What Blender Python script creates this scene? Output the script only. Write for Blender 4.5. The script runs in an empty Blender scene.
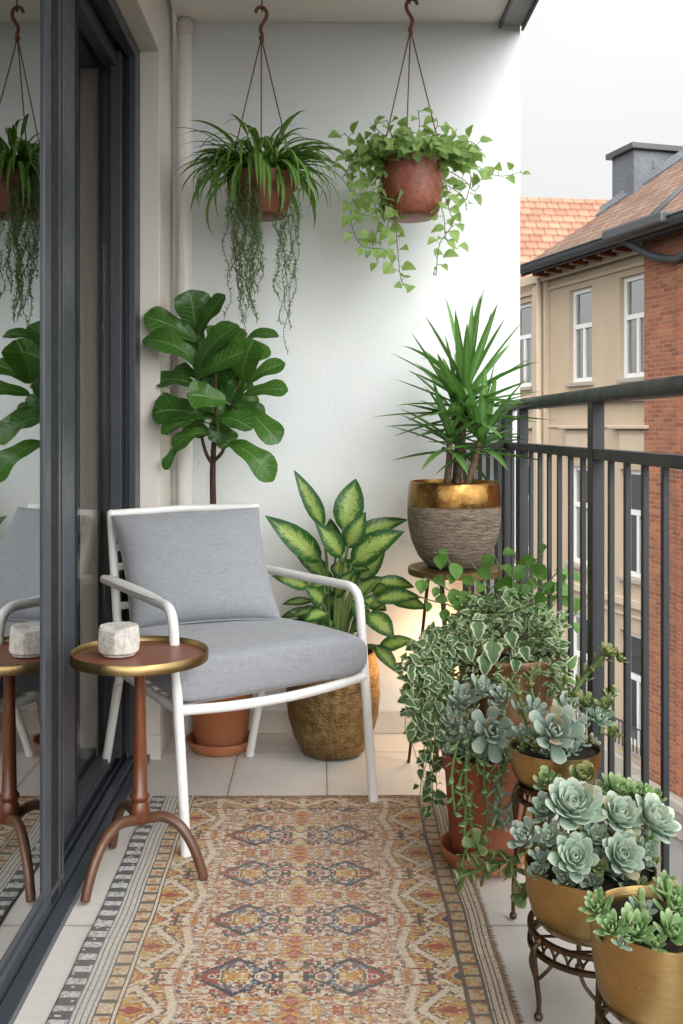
import bpy, math, random
import numpy as np
from mathutils import Vector, Matrix
random.seed(7)
rng = np.random.default_rng(11)
PI = math.pi
sc = bpy.context.scene
COL = sc.collection
F, CX, HY, H = 1000.0, 322.0, 428.0, 1.095      # focal length (px), vanishing point, eye height


def W(x, y, d):
    """point seen at x, y when it is d metres away"""
    return Vector(((x - CX) * d / F, d, H - (y - HY) * d / F))


R = random.uniform


# ------------------------------------------------------------ mesh builder
class MB:
    def __init__(s):
        s.v = []; s.f = []; s.uv = []; s.r = []; s.ms = []

    def add(s, vs, fs, uvs=None, r=None, m=0):
        o = len(s.v)
        s.v += [tuple(p) for p in vs]
        r = random.random() if r is None else r
        for k, f in enumerate(fs):
            s.f.append([i + o for i in f])
            s.uv.append([uvs[i] for i in f] if uvs else [(0, 0)] * len(f))
            s.r.append(r); s.ms.append(m)

    def box(s, x0, x1, y0, y1, z0, z1, m=0):
        vs = [(x0, y0, z0), (x1, y0, z0), (x1, y1, z0), (x0, y1, z0), (x0, y0, z1), (x1, y0, z1), (x1, y1, z1), (x0, y1, z1)]
        s.add(vs, [(0, 3, 2, 1), (4, 5, 6, 7), (0, 1, 5, 4), (1, 2, 6, 5), (2, 3, 7, 6), (3, 0, 4, 7)], m=m)

    def tube(s, pts, rad, seg=10, flat=1.0, cap=True, m=0, hint=None):
        pts = [Vector(p) for p in pts]
        n = len(pts)
        rad = [rad] * n if not hasattr(rad, '__len__') else list(rad)
        tg = []
        for i in range(n):
            t = pts[min(i + 1, n - 1)] - pts[max(i - 1, 0)]
            tg.append(t.normalized() if t.length > 1e-9 else Vector((0, 0, 1)))
        a = Vector(hint) if hint else (Vector((0, 0, 1)) if abs(tg[0].z) < .9 else Vector((1, 0, 0)))
        a = (a - tg[0] * a.dot(tg[0])).normalized()
        vs = []; uv = []
        for i in range(n):
            a = a - tg[i] * a.dot(tg[i])
            a = a.normalized() if a.length > 1e-6 else tg[i].orthogonal().normalized()
            b = tg[i].cross(a)
            for k in range(seg):
                th = 2 * PI * k / seg
                vs.append(pts[i] + a * math.cos(th) * rad[i] * flat + b * math.sin(th) * rad[i]); uv.append((k / seg, i / max(1, n - 1)))
        fs = []
        for i in range(n - 1):
            for k in range(seg):
                k2 = (k + 1) % seg
                fs.append((i * seg + k, i * seg + k2, (i + 1) * seg + k2, (i + 1) * seg + k))
        if cap:
            fs.append(tuple(range(seg))[::-1]); fs.append(tuple((n - 1) * seg + k for k in range(seg)))
        s.add(vs, fs, uv, m=m)

    def lathe(s, prof, c=(0, 0, 0), seg=48, wob=0, m=0):
        c = Vector(c); vs = []; uv = []; n = len(prof)
        for i, (r, z) in enumerate(prof):
            for k in range(seg):
                th = 2 * PI * k / seg
                rr = r * (1 + wob * math.sin(3 * th + i) * .5)
                vs.append(c + Vector((math.cos(th) * rr, math.sin(th) * rr, z))); uv.append((k / seg, i / (n - 1)))
        fs = []
        for i in range(n - 1):
            for k in range(seg):
                k2 = (k + 1) % seg
                fs.append((i * seg + k, i * seg + k2, (i + 1) * seg + k2, (i + 1) * seg + k))
        s.add(vs, fs, uv, m=m)

    def ball(s, c, r, seg=12, sx=1, sz=1):
        pr = [(max(1e-4, r * math.sin(PI * i / 8)) * sx, -r * math.cos(PI * i / 8) * sz) for i in range(9)]
        s.lathe(pr, c, seg)

    # ---- foliage
    def blade(s, pts, wd, prof, nrm, fold=.15, wave=0., nc=2, wf=2., m=0):
        pts = [Vector(p) for p in pts]; n = len(pts)
        vs = []; uv = []; nn = Vector(nrm).normalized(); ph = R(0, 6)
        cols = [(-1 + 2 * k / nc) for k in range(nc + 1)]
        for i in range(n):
            t = i / (n - 1)
            d = (pts[min(i + 1, n - 1)] - pts[max(i - 1, 0)]).normalized()
            sd = d.cross(nn)
            sd = sd.normalized() if sd.length > 1e-4 else d.orthogonal().normalized()
            up = sd.cross(d).normalized()
            w = wd * .5 * prof(t)
            for c in cols:
                off = fold * abs(c) * w + wave * w * math.sin(wf * 2 * PI * t + ph + (1.5 if c > 0 else 0)) * c * c
                vs.append(pts[i] + sd * c * w + up * off); uv.append((c * .5 + .5, t))
        k = len(cols)
        fs = [(i * k + j, i * k + j + 1, (i + 1) * k + j + 1, (i + 1) * k + j) for i in range(n - 1) for j in range(k - 1)]
        s.add(vs, fs, uv, m=m)

    def leaf(s, b, t, wd, nrm, prof, sag=.12, nu=7, fold=.15, wave=0., nc=2, wf=2., m=0):
        b = Vector(b); t = Vector(t); n = Vector(nrm)
        L = (t - b).length; d = (t - b) / max(L, 1e-6)
        n = n - d * n.dot(d); n = n.normalized() if n.length > 1e-4 else d.orthogonal().normalized()
        pts = [b + (t - b) * (i / (nu - 1)) + n * sag * L * 4 * (i / (nu - 1)) * (1 - i / (nu - 1)) for i in range(nu)]
        s.blade(pts, wd, prof, n, fold, wave, nc, wf, m)

    def sleaf(s, b, d, n, L, wd, th, curl=.25, prof=None, seg=8):
        """fleshy leaf with a closed cross-section"""
        b = Vector(b); d = Vector(d).normalized(); n = Vector(n); n = (n - d * n.dot(d)); n = n.normalized() if n.length > 1e-4 else d.orthogonal()
        sd = d.cross(n)
        prof = prof or [(0, .35), (.25, .62), (.5, .9), (.72, 1), (.87, .8), (.96, .42), (1, .06)]
        vs = []; uv = []
        for (t, w) in prof:
            c = b + d * L * t + n * curl * L * t * t
            ww = wd * .5 * w; tt = th * .5 * min(1, w * 1.15) * (1.1 - .4 * t)
            for k in range(seg):
                a = 2 * PI * k / seg
                z = math.sin(a); z = z * (.45 if z > 0 else 1.2)
                up = .22 * ww * abs(math.cos(a))
                vs.append(c + sd * math.cos(a) * ww + n * (z * tt + up)); uv.append((.5 + .5 * math.cos(a), t))
        q = len(prof)
        fs = [(i * seg + k, i * seg + (k + 1) % seg, (i + 1) * seg + (k + 1) % seg, (i + 1) * seg + k) for i in range(q - 1) for k in range(seg)]
        fs.append(tuple((q - 1) * seg + k for k in range(seg)))
        s.add(vs, fs, uv)

    def rosette(s, c, n, rad, num, wr=.5, th=.16, open_=1.0, prof=None, curl=.25):
        c = Vector(c); n = Vector(n).normalized(); a = n.orthogonal().normalized(); b = n.cross(a)
        ph = R(0, 6)
        for i in range(num):
            f = (i + .6) / num
            th_ = ph + i * 2.39996 + R(-.1, .1)
            e = math.radians(8 + 74 * open_ * f ** .8 + R(-5, 5))
            o = a * math.cos(th_) + b * math.sin(th_)
            d = n * math.cos(e) + o * math.sin(e)
            up = n * math.sin(e) - o * math.cos(e)
            L = rad * (.34 + .72 * f ** .75) * R(.92, 1.07)
            s.sleaf(c - n * rad * .10 * f + o * rad * .06, d, up, L, L * wr * (1.15 - .2 * f), rad * th, curl * R(.7, 1.2), prof)

    def build(s, name, mat, parent=None, smooth=True, local=False, bevel=0, auto=None):
        me = bpy.data.meshes.new(name)
        off = Vector((0, 0, 0))
        if parent is not None and not local:
            off = wloc(parent)
        me.from_pydata([(p[0] - off.x, p[1] - off.y, p[2] - off.z) for p in s.v], [], s.f)
        u1 = me.uv_layers.new(name='UVMap'); u2 = me.uv_layers.new(name='rnd')
        a = np.array([c for f in s.uv for c in f], dtype=np.float32).reshape(-1)
        u1.data.foreach_set('uv', a)
        rr = []
        for f, r in zip(s.f, s.r): rr += [r, (r * 7.31) % 1] * len(f)
        u2.data.foreach_set('uv', np.array(rr, dtype=np.float32))
        for m in (mat if isinstance(mat, (list, tuple)) else [mat]): me.materials.append(m)
        me.polygons.foreach_set('material_index', s.ms)
        me.polygons.foreach_set('use_smooth', [smooth] * len(s.f))
        me.update(); me.validate()
        o = bpy.data.objects.new(name, me); COL.objects.link(o)
        if parent is not None: o.parent = parent
        if auto is None and mat in (M.get('white'), M.get('stand'), M.get('hairpin')): auto = 50
        if auto is not None:
            me.set_sharp_from_angle(angle=math.radians(auto))
        if bevel:
            b = o.modifiers.new('bevel', 'BEVEL'); b.width = bevel; b.segments = 2; b.limit_method = 'ANGLE'; b.angle_limit = .7
        return o


def wloc(o):
    p = Vector((0, 0, 0))
    while o is not None:
        p += o.location; o = o.parent
    return p


def thing(name, label, cat, loc=(0, 0, 0), rz=0, group=None):
    o = bpy.data.objects.new(name, None); COL.objects.link(o)
    o.empty_display_size = .1
    o.location = loc; o.rotation_euler = (0, 0, rz); o['label'] = label; o['category'] = cat
    if group: o['group'] = group
    return o


def tag(o, label, cat, group=None):
    o['label'] = label; o['category'] = cat
    if group: o['group'] = group
    return o


def struct(o):
    o['kind'] = 'structure'; return o


def smooth_path(p, k=6, closed=False):
    p = [Vector(q) for q in p]
    e = [p[0] * 2 - p[1]] + p + [p[-1] * 2 - p[-2]]
    out = []
    for i in range(1, len(e) - 2):
        for j in range(k):
            t = j / k
            out.append(.5 * ((2 * e[i]) + (e[i + 1] - e[i - 1]) * t + (2 * e[i - 1] - 5 * e[i] + 4 * e[i + 1] - e[i + 2]) * t * t + (-e[i - 1] + 3 * e[i] - 3 * e[i + 1] + e[i + 2]) * t ** 3))
    out.append(p[-1])
    return out


def tab(pts):
    xs = [p[0] for p in pts]; ys = [p[1] for p in pts]
    n = 40
    # smooth the table a little
    g = np.interp(np.linspace(0, 1, n + 1), xs, ys)
    g2 = g.copy(); g2[1:-1] = (g[:-2] + 2 * g[1:-1] + g[2:]) / 4
    return lambda t: float(np.interp(t, np.linspace(0, 1, n + 1), g2))


P_STRAP = tab([(0, .7), (.1, 1), (.5, .95), (.8, .6), (1, .03)])
P_FIDDLE = tab([(0, .12), (.08, .4), (.25, .62), (.45, .72), (.7, 1), (.86, .95), (.95, .6), (1, .12)])
P_OVATE = tab([(0, .12), (.1, .6), (.28, .96), (.45, 1), (.65, .8), (.85, .4), (1, .02)])
P_HEART = tab([(0, .5), (.07, .9), (.2, 1), (.4, .92), (.6, .68), (.8, .35), (1, .02)])
P_IVY = tab([(0, .5), (.1, .85), (.28, 1), (.4, .74), (.6, .62), (.8, .34), (1, .03)])
P_SWORD = tab([(0, .6), (.1, .75), (.4, 1), (.7, .75), (.9, .35), (1, .02)])
P_ROUND = tab([(0, .3), (.12, .75), (.4, 1), (.65, .95), (.88, .6), (1, .1)])


# ------------------------------------------------------------ materials
class NT:
    def __init__(s, name):
        s.m = bpy.data.materials.new(name); s.m.use_nodes = True
        s.t = s.m.node_tree; s.t.nodes.clear()
        s.out = s.t.nodes.new('ShaderNodeOutputMaterial')

    def n(s, ty, **kw):
        nd = s.t.nodes.new('ShaderNode' + ty)
        for k, v in kw.items(): setattr(nd, k, v)
        return nd

    def set(s, sock, v):
        if isinstance(v, bpy.types.NodeSocket): s.t.links.new(v, sock)
        elif isinstance(v, (tuple, list)) and len(v) == 3 and sock.type == 'RGBA': sock.default_value = (*v, 1)
        else: sock.default_value = v

    def math(s, op, a, b=0., clamp=False):
        nd = s.n('Math', operation=op, use_clamp=clamp); s.set(nd.inputs[0], a); s.set(nd.inputs[1], b); return nd.outputs[0]

    def mix(s, f, a, b, mode='MIX'):
        nd = s.n('Mix', data_type='RGBA', blend_type=mode); nd.clamp_factor = True
        s.set(nd.inputs[0], f); s.set(nd.inputs[6], a); s.set(nd.inputs[7], b); return nd.outputs[2]

    def noise(s, vec, scale, detail=4., rough=.55, dist=0.):
        nd = s.n('TexNoise'); nd.inputs['Scale'].default_value = scale; nd.inputs['Detail'].default_value = detail
        nd.inputs['Roughness'].default_value = rough; nd.inputs['Distortion'].default_value = dist
        if vec is not None: s.set(nd.inputs['Vector'], vec)
        return nd.outputs['Fac']

    def vor(s, vec, scale, feature='F1'):
        nd = s.n('TexVoronoi', feature=feature); nd.inputs['Scale'].default_value = scale
        if vec is not None: s.set(nd.inputs['Vector'], vec)
        return nd.outputs['Distance']

    def ramp(s, f, a, b, lo=0., hi=1.):
        nd = s.n('MapRange'); nd.clamp = True
        s.set(nd.inputs[0], f); nd.inputs[1].default_value = a; nd.inputs[2].default_value = b
        nd.inputs[3].default_value = lo; nd.inputs[4].default_value = hi; return nd.outputs[0]

    def obj(s): return s.n('TexCoord').outputs['Object']

    def uvs(s, name='UVMap'):
        nd = s.n('UVMap'); nd.uv_map = name; sp = s.n('SeparateXYZ'); s.t.links.new(nd.outputs[0], sp.inputs[0]); return sp.outputs[0], sp.outputs[1], nd.outputs[0]

    def sep(s, v):
        sp = s.n('SeparateXYZ'); s.t.links.new(v, sp.inputs[0]); return sp.outputs

    def comb(s, x, y, z=0.):
        c = s.n('CombineXYZ'); s.set(c.inputs[0], x); s.set(c.inputs[1], y); s.set(c.inputs[2], z); return c.outputs[0]

    def scale(s, v, k):
        nd = s.n('Mapping'); s.t.links.new(v, nd.inputs[0]); nd.inputs['Scale'].default_value = k; return nd.outputs[0]

    def bump(s, h, dist, strength=1., nrm=None):
        nd = s.n('Bump'); s.set(nd.inputs['Height'], h); nd.inputs['Distance'].default_value = dist; nd.inputs['Strength'].default_value = strength
        if nrm is not None: s.set(nd.inputs['Normal'], nrm)
        return nd.outputs[0]

    def fin(s, col, rough=.6, metal=0., nrm=None, spec=.5, trans=0., tcol=None, coat=0., sheen=0., sss=0.):
        p = s.n('BsdfPrincipled')
        s.set(p.inputs['Base Color'], col); s.set(p.inputs['Roughness'], rough); s.set(p.inputs['Metallic'], metal)
        p.inputs['Specular IOR Level'].default_value = spec
        p.inputs['Coat Weight'].default_value = coat; p.inputs['Coat Roughness'].default_value = .15
        p.inputs['Sheen Weight'].default_value = sheen
        if nrm is not None: s.set(p.inputs['Normal'], nrm)
        o = p.outputs[0]
        if trans:
            tr = s.n('BsdfTranslucent'); s.set(tr.inputs[0], tcol if tcol is not None else col)
            mx = s.n('MixShader'); mx.inputs[0].default_value = trans
            s.t.links.new(o, mx.inputs[1]); s.t.links.new(tr.outputs[0], mx.inputs[2]); o = mx.outputs[0]
        s.t.links.new(o, s.out.inputs[0]); return s.m


def m_plaster(name, c, bump=.0012, var=.05, sc_=1.5):
    g = NT(name); v = g.obj()
    a = g.noise(v, sc_, 5); b = g.noise(v, 90, 3); c2 = g.noise(g.scale(v, (1, 1, .25)), 3.5, 4)
    k = g.ramp(g.math('ADD', a, g.math('MULTIPLY', c2, .6)), .5, 1.1)
    col = g.mix(k, tuple(x * (1 - var) for x in c), tuple(min(1, x * (1 + var)) for x in c))
    h = g.math('ADD', g.math('MULTIPLY', b, .4), g.noise(v, 14, 4))
    return g.fin(col, .85, nrm=g.bump(h, bump), spec=.25)


def m_paint(name, c, rough=.4, var=.06, metal=0., bump=.0003):
    g = NT(name); v = g.obj(); a = g.noise(v, 6, 5)
    col = g.mix(a, tuple(x * (1 - var) for x in c), tuple(x * (1 + var) for x in c))
    r = g.ramp(g.noise(v, 25, 4), .2, .8, rough * .8, rough * 1.25)
    return g.fin(col, r, metal, nrm=g.bump(g.noise(v, 160, 2), bump))


def m_metal(name, c, rough, c2=None, sc_=8, bump=0., bscale=60, hammered=False, metal=1.):
    g = NT(name); v = g.obj(); a = g.ramp(g.noise(v, sc_, 6, .65, .4), .35, .68)
    col = g.mix(a, c, c2 or tuple(x * .6 for x in c))
    r = g.ramp(g.noise(v, sc_ * 3, 5), .3, .7, rough * .75, rough * 1.35)
    n = None
    if hammered: n = g.bump(g.math('ADD', g.vor(v, bscale), g.math('MULTIPLY', g.noise(v, bscale * 1.7, 3), .8)), bump)
    elif bump: n = g.bump(g.noise(v, bscale, 4), bump)
    return g.fin(col, r, metal, nrm=n)


def m_wood(name, c, c2, rough=.35, scale=(40, 40, 3)):
    g = NT(name); v = g.obj()
    a = g.noise(g.scale(v, scale), 1, 6, .6, .8); b = g.noise(g.scale(v, tuple(x * 5 for x in scale)), 1, 3)
    col = g.mix(g.ramp(a, .3, .7), c, c2); col = g.mix(g.ramp(b, .5, .75, 0, .35), col, tuple(x * .45 for x in c))
    return g.fin(col, g.ramp(a, .3, .7, rough, rough * 1.4), nrm=g.bump(b, .0004), coat=.15)


def m_terra(name, c, dirt=.5):
    g = NT(name); v = g.obj(); z = g.sep(v)[2]
    a = g.noise(v, 12, 6, .65); b = g.noise(v, 3.5, 4)
    col = g.mix(a, tuple(x * .75 for x in c), tuple(min(1, x * 1.2) for x in c))
    col = g.mix(g.ramp(b, .5, .72, 0, dirt), col, (.33, .24, .18))
    return g.fin(col, g.ramp(a, .3, .7, .6, .85), nrm=g.bump(g.math('ADD', a, g.noise(v, 80, 3)), .0012), spec=.35)


def m_leaf(name, kind, dark, light, edge=None, rough=.4, trans=.22, tcol=None, vein=None):
    g = NT(name); u, v, uv = g.uvs(); r, r2, _ = g.uvs('rnd')
    a = g.math('ABSOLUTE', g.math('MULTIPLY', g.math('SUBTRACT', u, .5), 2.))      # 0 midrib .. 1 margin
    ob = g.obj(); no = g.noise(ob, 35, 4)
    base = g.mix(g.math('MULTIPLY', g.math('ADD', r, no), .5), dark, light)
    h = None
    ph = g.math('SUBTRACT', g.math('MULTIPLY', v, 9.), g.math('MULTIPLY', a, 1.6))
    tri = g.math('ABSOLUTE', g.math('SUBTRACT', g.math('FRACT', ph), .5))
    side = g.ramp(tri, .0, .09, 1, 0)
    mid = g.ramp(a, .02, .09, 1, 0)
    veinm = g.math('MAXIMUM', mid, g.math('MULTIPLY', side, .55))
    if kind == 'ficus':
        col = g.mix(g.math('MULTIPLY', veinm, .65), base, vein)
        h = g.math('MULTIPLY', veinm, -1.)
    elif kind == 'dieff':
        f = g.noise(g.comb(g.math('ADD', g.math('MULTIPLY', ph, 1.6), g.math('MULTIPLY', r, 40)), g.math('MULTIPLY', a, 1.3), r), 2.6, 4, .75)
        e = g.math('ADD', a, g.math('MULTIPLY', g.math('SUBTRACT', f, .5), 2.0))
        e = g.math('ADD', e, g.ramp(g.math('ABSOLUTE', g.math('SUBTRACT', v, .45)), .25, .55, 0, .7))
        col = g.mix(g.ramp(e, .22, .66), g.mix(r2, edge, tuple(x * .6 for x in edge)), base)
        col = g.mix(g.math('MULTIPLY', mid, .5), col, vein or edge)
        h = g.math('MULTIPLY', veinm, -1.)
    elif kind == 'margin':
        f = g.noise(ob, 90, 3)
        e = g.math('ADD', a, g.ramp(v, .8, 1., 0, .6)); e = g.math('ADD', e, g.math('MULTIPLY', g.math('SUBTRACT', f, .5), .5))
        col = g.mix(g.ramp(e, .62, .82), base, edge)
        if vein: col = g.mix(g.math('MULTIPLY', mid, .4), col, vein)
        h = g.math('MULTIPLY', veinm, -1.)
    elif kind == 'stripe':
        col = g.mix(g.ramp(a, .15, .5, .55, 0), base, edge)
    elif kind == 'sedum':
        e = g.math('ADD', g.ramp(v, .72, 1., 0, .8), g.math('MULTIPLY', g.math('SUBTRACT', no, .5), .4))
        col = g.mix(g.math('MULTIPLY', e, 1., True), base, edge)
        col = g.mix(g.ramp(r, .955, .96, 0, .6), col, (.36, .27, .13))
        col = g.mix(g.ramp(g.noise(ob, 160, 3), .62, .72, 0, .3), col, tuple(x * .6 for x in dark))
        h = g.math('MULTIPLY', no, .4)
    else:
        col = g.mix(g.math('MULTIPLY', mid, .45), base, vein or light)
        h = g.math('MULTIPLY', veinm, -1.)
    rr = g.ramp(g.noise(ob, 60, 3), .3, .7, rough * .8, rough * 1.3)
    tc = g.mix(.6, col, tcol or (light[0] * 1.6, light[1] * 1.8, light[2] * .8)) if trans else None
    return g.fin(col, rr, nrm=g.bump(h, .0012) if h is not None else None, trans=trans, tcol=tc, spec=.32)


def m_fabric(name, c):
    g = NT(name); v = g.obj()
    w1 = g.n('TexWave', bands_direction='X'); w2 = g.n('TexWave', bands_direction='Z')
    vv = g.scale(v, (1, 1, 1))
    for w in (w1, w2):
        w.inputs['Scale'].default_value = 110; w.inputs['Distortion'].default_value = 1.5; w.inputs['Detail Scale'].default_value = 3
        g.t.links.new(vv, w.inputs[0])
    th = g.math('ADD', w1.outputs['Fac'], w2.outputs['Fac'])
    sl = g.noise(g.scale(v, (260, 260, 40)), 1, 3); sl2 = g.noise(g.scale(v, (40, 40, 300)), 1, 3)
    k = g.math('MULTIPLY', g.math('ADD', sl, sl2), .5)
    col = g.mix(g.ramp(k, .35, .65), tuple(x * .87 for x in c), tuple(x * 1.13 for x in c))
    wr = g.noise(g.scale(v, (1, 1, 1.6)), 7, 3, .5, .6)
    n1 = g.bump(wr, .010, .6); n2 = g.bump(g.math('ADD', g.math('MULTIPLY', th, .3), k), .0006, 1., n1)
    return g.fin(col, .92, nrm=n2, spec=.15, sheen=.25)


M = {}


def m_bowl():
    g = NT('bowl_gold'); v = g.obj(); a = g.noise(v, 7, 3, .5); b = g.noise(g.scale(v, (1, 1, 6)), 26, 5, .65); d = g.noise(g.scale(v, (1, 1, 40)), 12, 3)
    col = g.mix(g.ramp(a, .3, .7), (.50, .35, .155), (.40, .27, .11)); col = g.mix(g.ramp(b, .55, .8, 0, .4), col, (.22, .14, .06))
    return g.fin(col, g.ramp(g.math('ADD', b, d), .7, 1.3, .24, .40), 1., nrm=g.bump(g.math('ADD', d, b), .00025))




def _wall():
    g = NT('wall_plaster'); v = g.obj(); z = g.sep(v)[2]
    a = g.noise(v, 1.3, 6); b = g.noise(v, 110, 3); c2 = g.noise(g.scale(v, (1, 1, .12)), 7, 5, .6); tr = g.noise(g.scale(v, (1, 1, .5)), 9, 5, .7)
    col = g.mix(g.ramp(a, .35, .65), (.745, .782, .80), (.795, .815, .82))
    col = g.mix(g.ramp(c2, .56, .78, 0, .22), col, (.62, .61, .585))
    low = g.ramp(z, .08, .55, 1, 0)
    col = g.mix(g.math('MULTIPLY', low, g.ramp(tr, .45, .75, 0, .35)), col, (.56, .52, .46))
    vo = g.n('TexVoronoi', feature='DISTANCE_TO_EDGE'); vo.inputs['Scale'].default_value = 1.15; dn = g.n('Mapping'); nz = g.n('TexNoise'); nz.inputs['Scale'].default_value = 4; nz.inputs['Detail'].default_value = 6
    g.t.links.new(v, nz.inputs['Vector']); mx_ = g.n('VectorMath', operation='ADD'); sc2 = g.n('VectorMath', operation='SCALE'); sc2.inputs['Scale'].default_value = .35
    g.t.links.new(nz.outputs['Color'], sc2.inputs[0]); g.t.links.new(v, mx_.inputs[0]); g.t.links.new(sc2.outputs[0], mx_.inputs[1]); g.t.links.new(mx_.outputs[0], vo.inputs['Vector'])
    cr = g.math('MULTIPLY', g.ramp(vo.outputs[0], .0, .0035, 1, 0), g.ramp(g.noise(v, 1.9, 2), .55, .62, 0, 1))
    col = g.mix(g.math('MULTIPLY', cr, .30), col, (.45, .43, .40))
    h = g.math('ADD', g.math('MULTIPLY', b, .35), g.noise(v, 11, 5, .6)); h = g.math('SUBTRACT', h, g.math('MULTIPLY', cr, .6))
    return g.fin(col, .8, nrm=g.bump(h, .0022), spec=.25)


M['wall'] = _wall()
M['trim'] = m_plaster('beige_plaster', (.70, .66, .60), .0008, .03)
M['ceil'] = m_plaster('ceiling_plaster', (.80, .78, .74), .001, .03)
M['pipe'] = m_paint('pipe_paint', (.78, .77, .75), .35, .02)
M['dark'] = m_paint('anthracite_paint', (.040, .046, .055), .38, .08)
M['dark2'] = m_paint('anthracite_light', (.058, .069, .085), .33, .06)
M['black'] = m_paint('black_rubber', (.010, .011, .012), .6, .1)
M['rail'] = m_paint('rail_paint', (.019, .021, .025), .45, .10, bump=.0003)
M['white'] = m_paint('white_powder_coat', (.80, .80, .79), .35, .02)
M['fabric'] = m_fabric('grey_fabric', (.285, .298, .325))
M['piping'] = m_fabric('grey_piping', (.34, .355, .38))
M['tabletop'] = m_wood('table_top', (.20, .066, .034), (.27, .10, .055), .42, (3, 26, 30))
M['tablewood'] = m_wood('chestnut_wood', (.20, .062, .026), (.11, .034, .015), .22)
M['tableleg'] = m_wood('brown_leg', (.150, .066, .034), (.085, .036, .020), .34, (22, 22, 8))
M['brass'] = m_metal('brass', (.38, .265, .12), .36, (.26, .175, .075), 5)
M['gold'] = m_bowl()
M['antique'] = m_metal('antique_gold', (.40, .27, .12), .50, (.13, .08, .038), 40, .0026, 150, True)
M['goldband'] = m_metal('glossy_gold', (.42, .24, .075), .30, (.20, .095, .03), 14, .0014, 55)
M['stand'] = m_metal('bronze_stand', (.13, .080, .045), .42, (.07, .045, .028), 20, .0004, 100, metal=.8)
M['hairpin'] = m_metal('dark_bronze', (.10, .06, .035), .45, (.05, .03, .02), 20, metal=.7)
M['terra'] = m_terra('terracotta', (.48, .17, .075), .25)
M['terra2'] = m_terra('dark_terracotta', (.30, .085, .042), .35)
M['soil'] = m_plaster('soil', (.028, .02, .014), .008, .5, 30)
M['cord'] = m_paint('brown_cord', (.20, .075, .04), .6, .1)


def _hang():
    g = NT('glazed_terracotta'); v = g.obj(); a = g.noise(v, 38, 6, .8); b = g.noise(g.scale(v, (1, 1, .3)), 9, 4)
    col = g.mix(g.ramp(a, .35, .65), (.11, .026, .017), (.34, .105, .060)); col = g.mix(g.ramp(b, .48, .7, 0, .6), col, (.38, .22, .17))
    return g.fin(col, g.ramp(a, .3, .7, .38, .62), nrm=g.bump(a, .0022))


M['glaze'] = _hang()


def _crust():
    g = NT('crusty_ceramic'); v = g.obj()
    a = g.noise(g.scale(v, (1, 1, 3.)), 22, 6, .75, .5); b = g.noise(g.scale(v, (1, 1, 6.)), 60, 4, .7)
    w = g.n('TexWave', bands_direction='Z'); w.inputs['Scale'].default_value = 26; w.inputs['Distortion'].default_value = 7; w.inputs['Detail'].default_value = 4
    g.t.links.new(v, w.inputs[0])
    col = g.mix(g.ramp(a, .35, .65), (.105, .070, .045), (.33, .265, .20)); col = g.mix(g.ramp(b, .5, .75, 0, .6), col, (.38, .34, .29))
    h = g.math('ADD', g.math('ADD', a, b), g.math('MULTIPLY', w.outputs['Fac'], .35)); h = g.math('ADD', h, g.noise(v, 150, 4, .7))
    return g.fin(col, .75, nrm=g.bump(h, .0035))


M['crust'] = _crust()


def _bucket():
    g = NT('bronze_bucket'); v = g.obj()
    a = g.noise(g.scale(v, (14, 14, 1.6)), 1.2, 5, .6, .4); b = g.noise(v, 10, 5)
    col = g.mix(g.ramp(a, .35, .68), (.31, .17, .08), (.075, .038, .02)); col = g.mix(g.ramp(b, .5, .7, 0, .5), col, (.52, .36, .19))
    return g.fin(col, g.ramp(b, .3, .7, .3, .55), .45, nrm=g.bump(a, .003))


M['bucket'] = _bucket()


def _stone():
    g = NT('veined_stone'); v = g.obj()
    a = g.noise(v, 40, 6, .7, 1.5); b = g.noise(v, 14, 5, .6, 2.)
    ve = g.ramp(g.math('ABSOLUTE', g.math('SUBTRACT', b, .5)), .0, .018, 1, 0)
    col = g.mix(g.ramp(a, .35, .7), (.58, .54, .49), (.82, .80, .75)); col = g.mix(g.math('MULTIPLY', ve, .6), col, (.20, .17, .15))
    return g.fin(col, .7, nrm=g.bump(g.math('ADD', a, b), .003))


M['stone'] = _stone()


def _floor():
    g = NT('floor_tiles'); v = g.obj(); x, y, z = g.sep(v)

    def joint(c, o, step, w):
        q = g.math('FRACT', g.math('DIVIDE', g.math('SUBTRACT', c, o), step))
        q = g.math('ABSOLUTE', g.math('SUBTRACT', q, .5))
        return g.ramp(q, .5 - w / step, .5 - w / step * .4, 0, 1)
    jx = joint(x, .015, .298, .0022); jy = joint(y, 3.38, .59, .0022)
    j = g.math('MAXIMUM', jx, jy)
    a = g.noise(v, 5, 6, .6); b = g.noise(g.scale(v, (1, 3, 1)), 20, 5, .6)
    col = g.mix(a, (.66, .625, .575), (.77, .735, .685)); col = g.mix(g.ramp(b, .45, .75, 0, .25), col, (.50, .46, .41))
    d = g.noise(v, 1.7, 6, .7); col = g.mix(g.ramp(d, .55, .75, 0, .25), col, (.42, .38, .33))
    hx = joint(x, .015, .298, .016); hy = joint(y, 3.38, .59, .016)
    col = g.mix(g.math('MULTIPLY', g.math('MAXIMUM', hx, hy), g.ramp(b, .4, .7, 0, .35)), col, (.42, .36, .30))
    col = g.mix(j, col, (.20, .17, .145))
    return g.fin(col, g.ramp(a, .3, .7, .34, .5), nrm=g.bump(g.math('SUBTRACT', g.math('MULTIPLY', b, .15), j), .0012))


M['floor'] = _floor()


def _skirt():
    g = NT('skirting_tile'); v = g.obj(); x, y, z = g.sep(v)
    q = g.math('ABSOLUTE', g.math('SUBTRACT', g.math('FRACT', g.math('DIVIDE', x, .298)), .5)); j = g.ramp(q, .493, .497)
    a = g.noise(v, 8, 5); col = g.mix(a, (.52, .48, .43), (.62, .58, .52)); col = g.mix(j, col, (.2, .17, .15))
    return g.fin(col, .5, nrm=g.bump(j, -.001))


M['skirt'] = _skirt()


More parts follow.
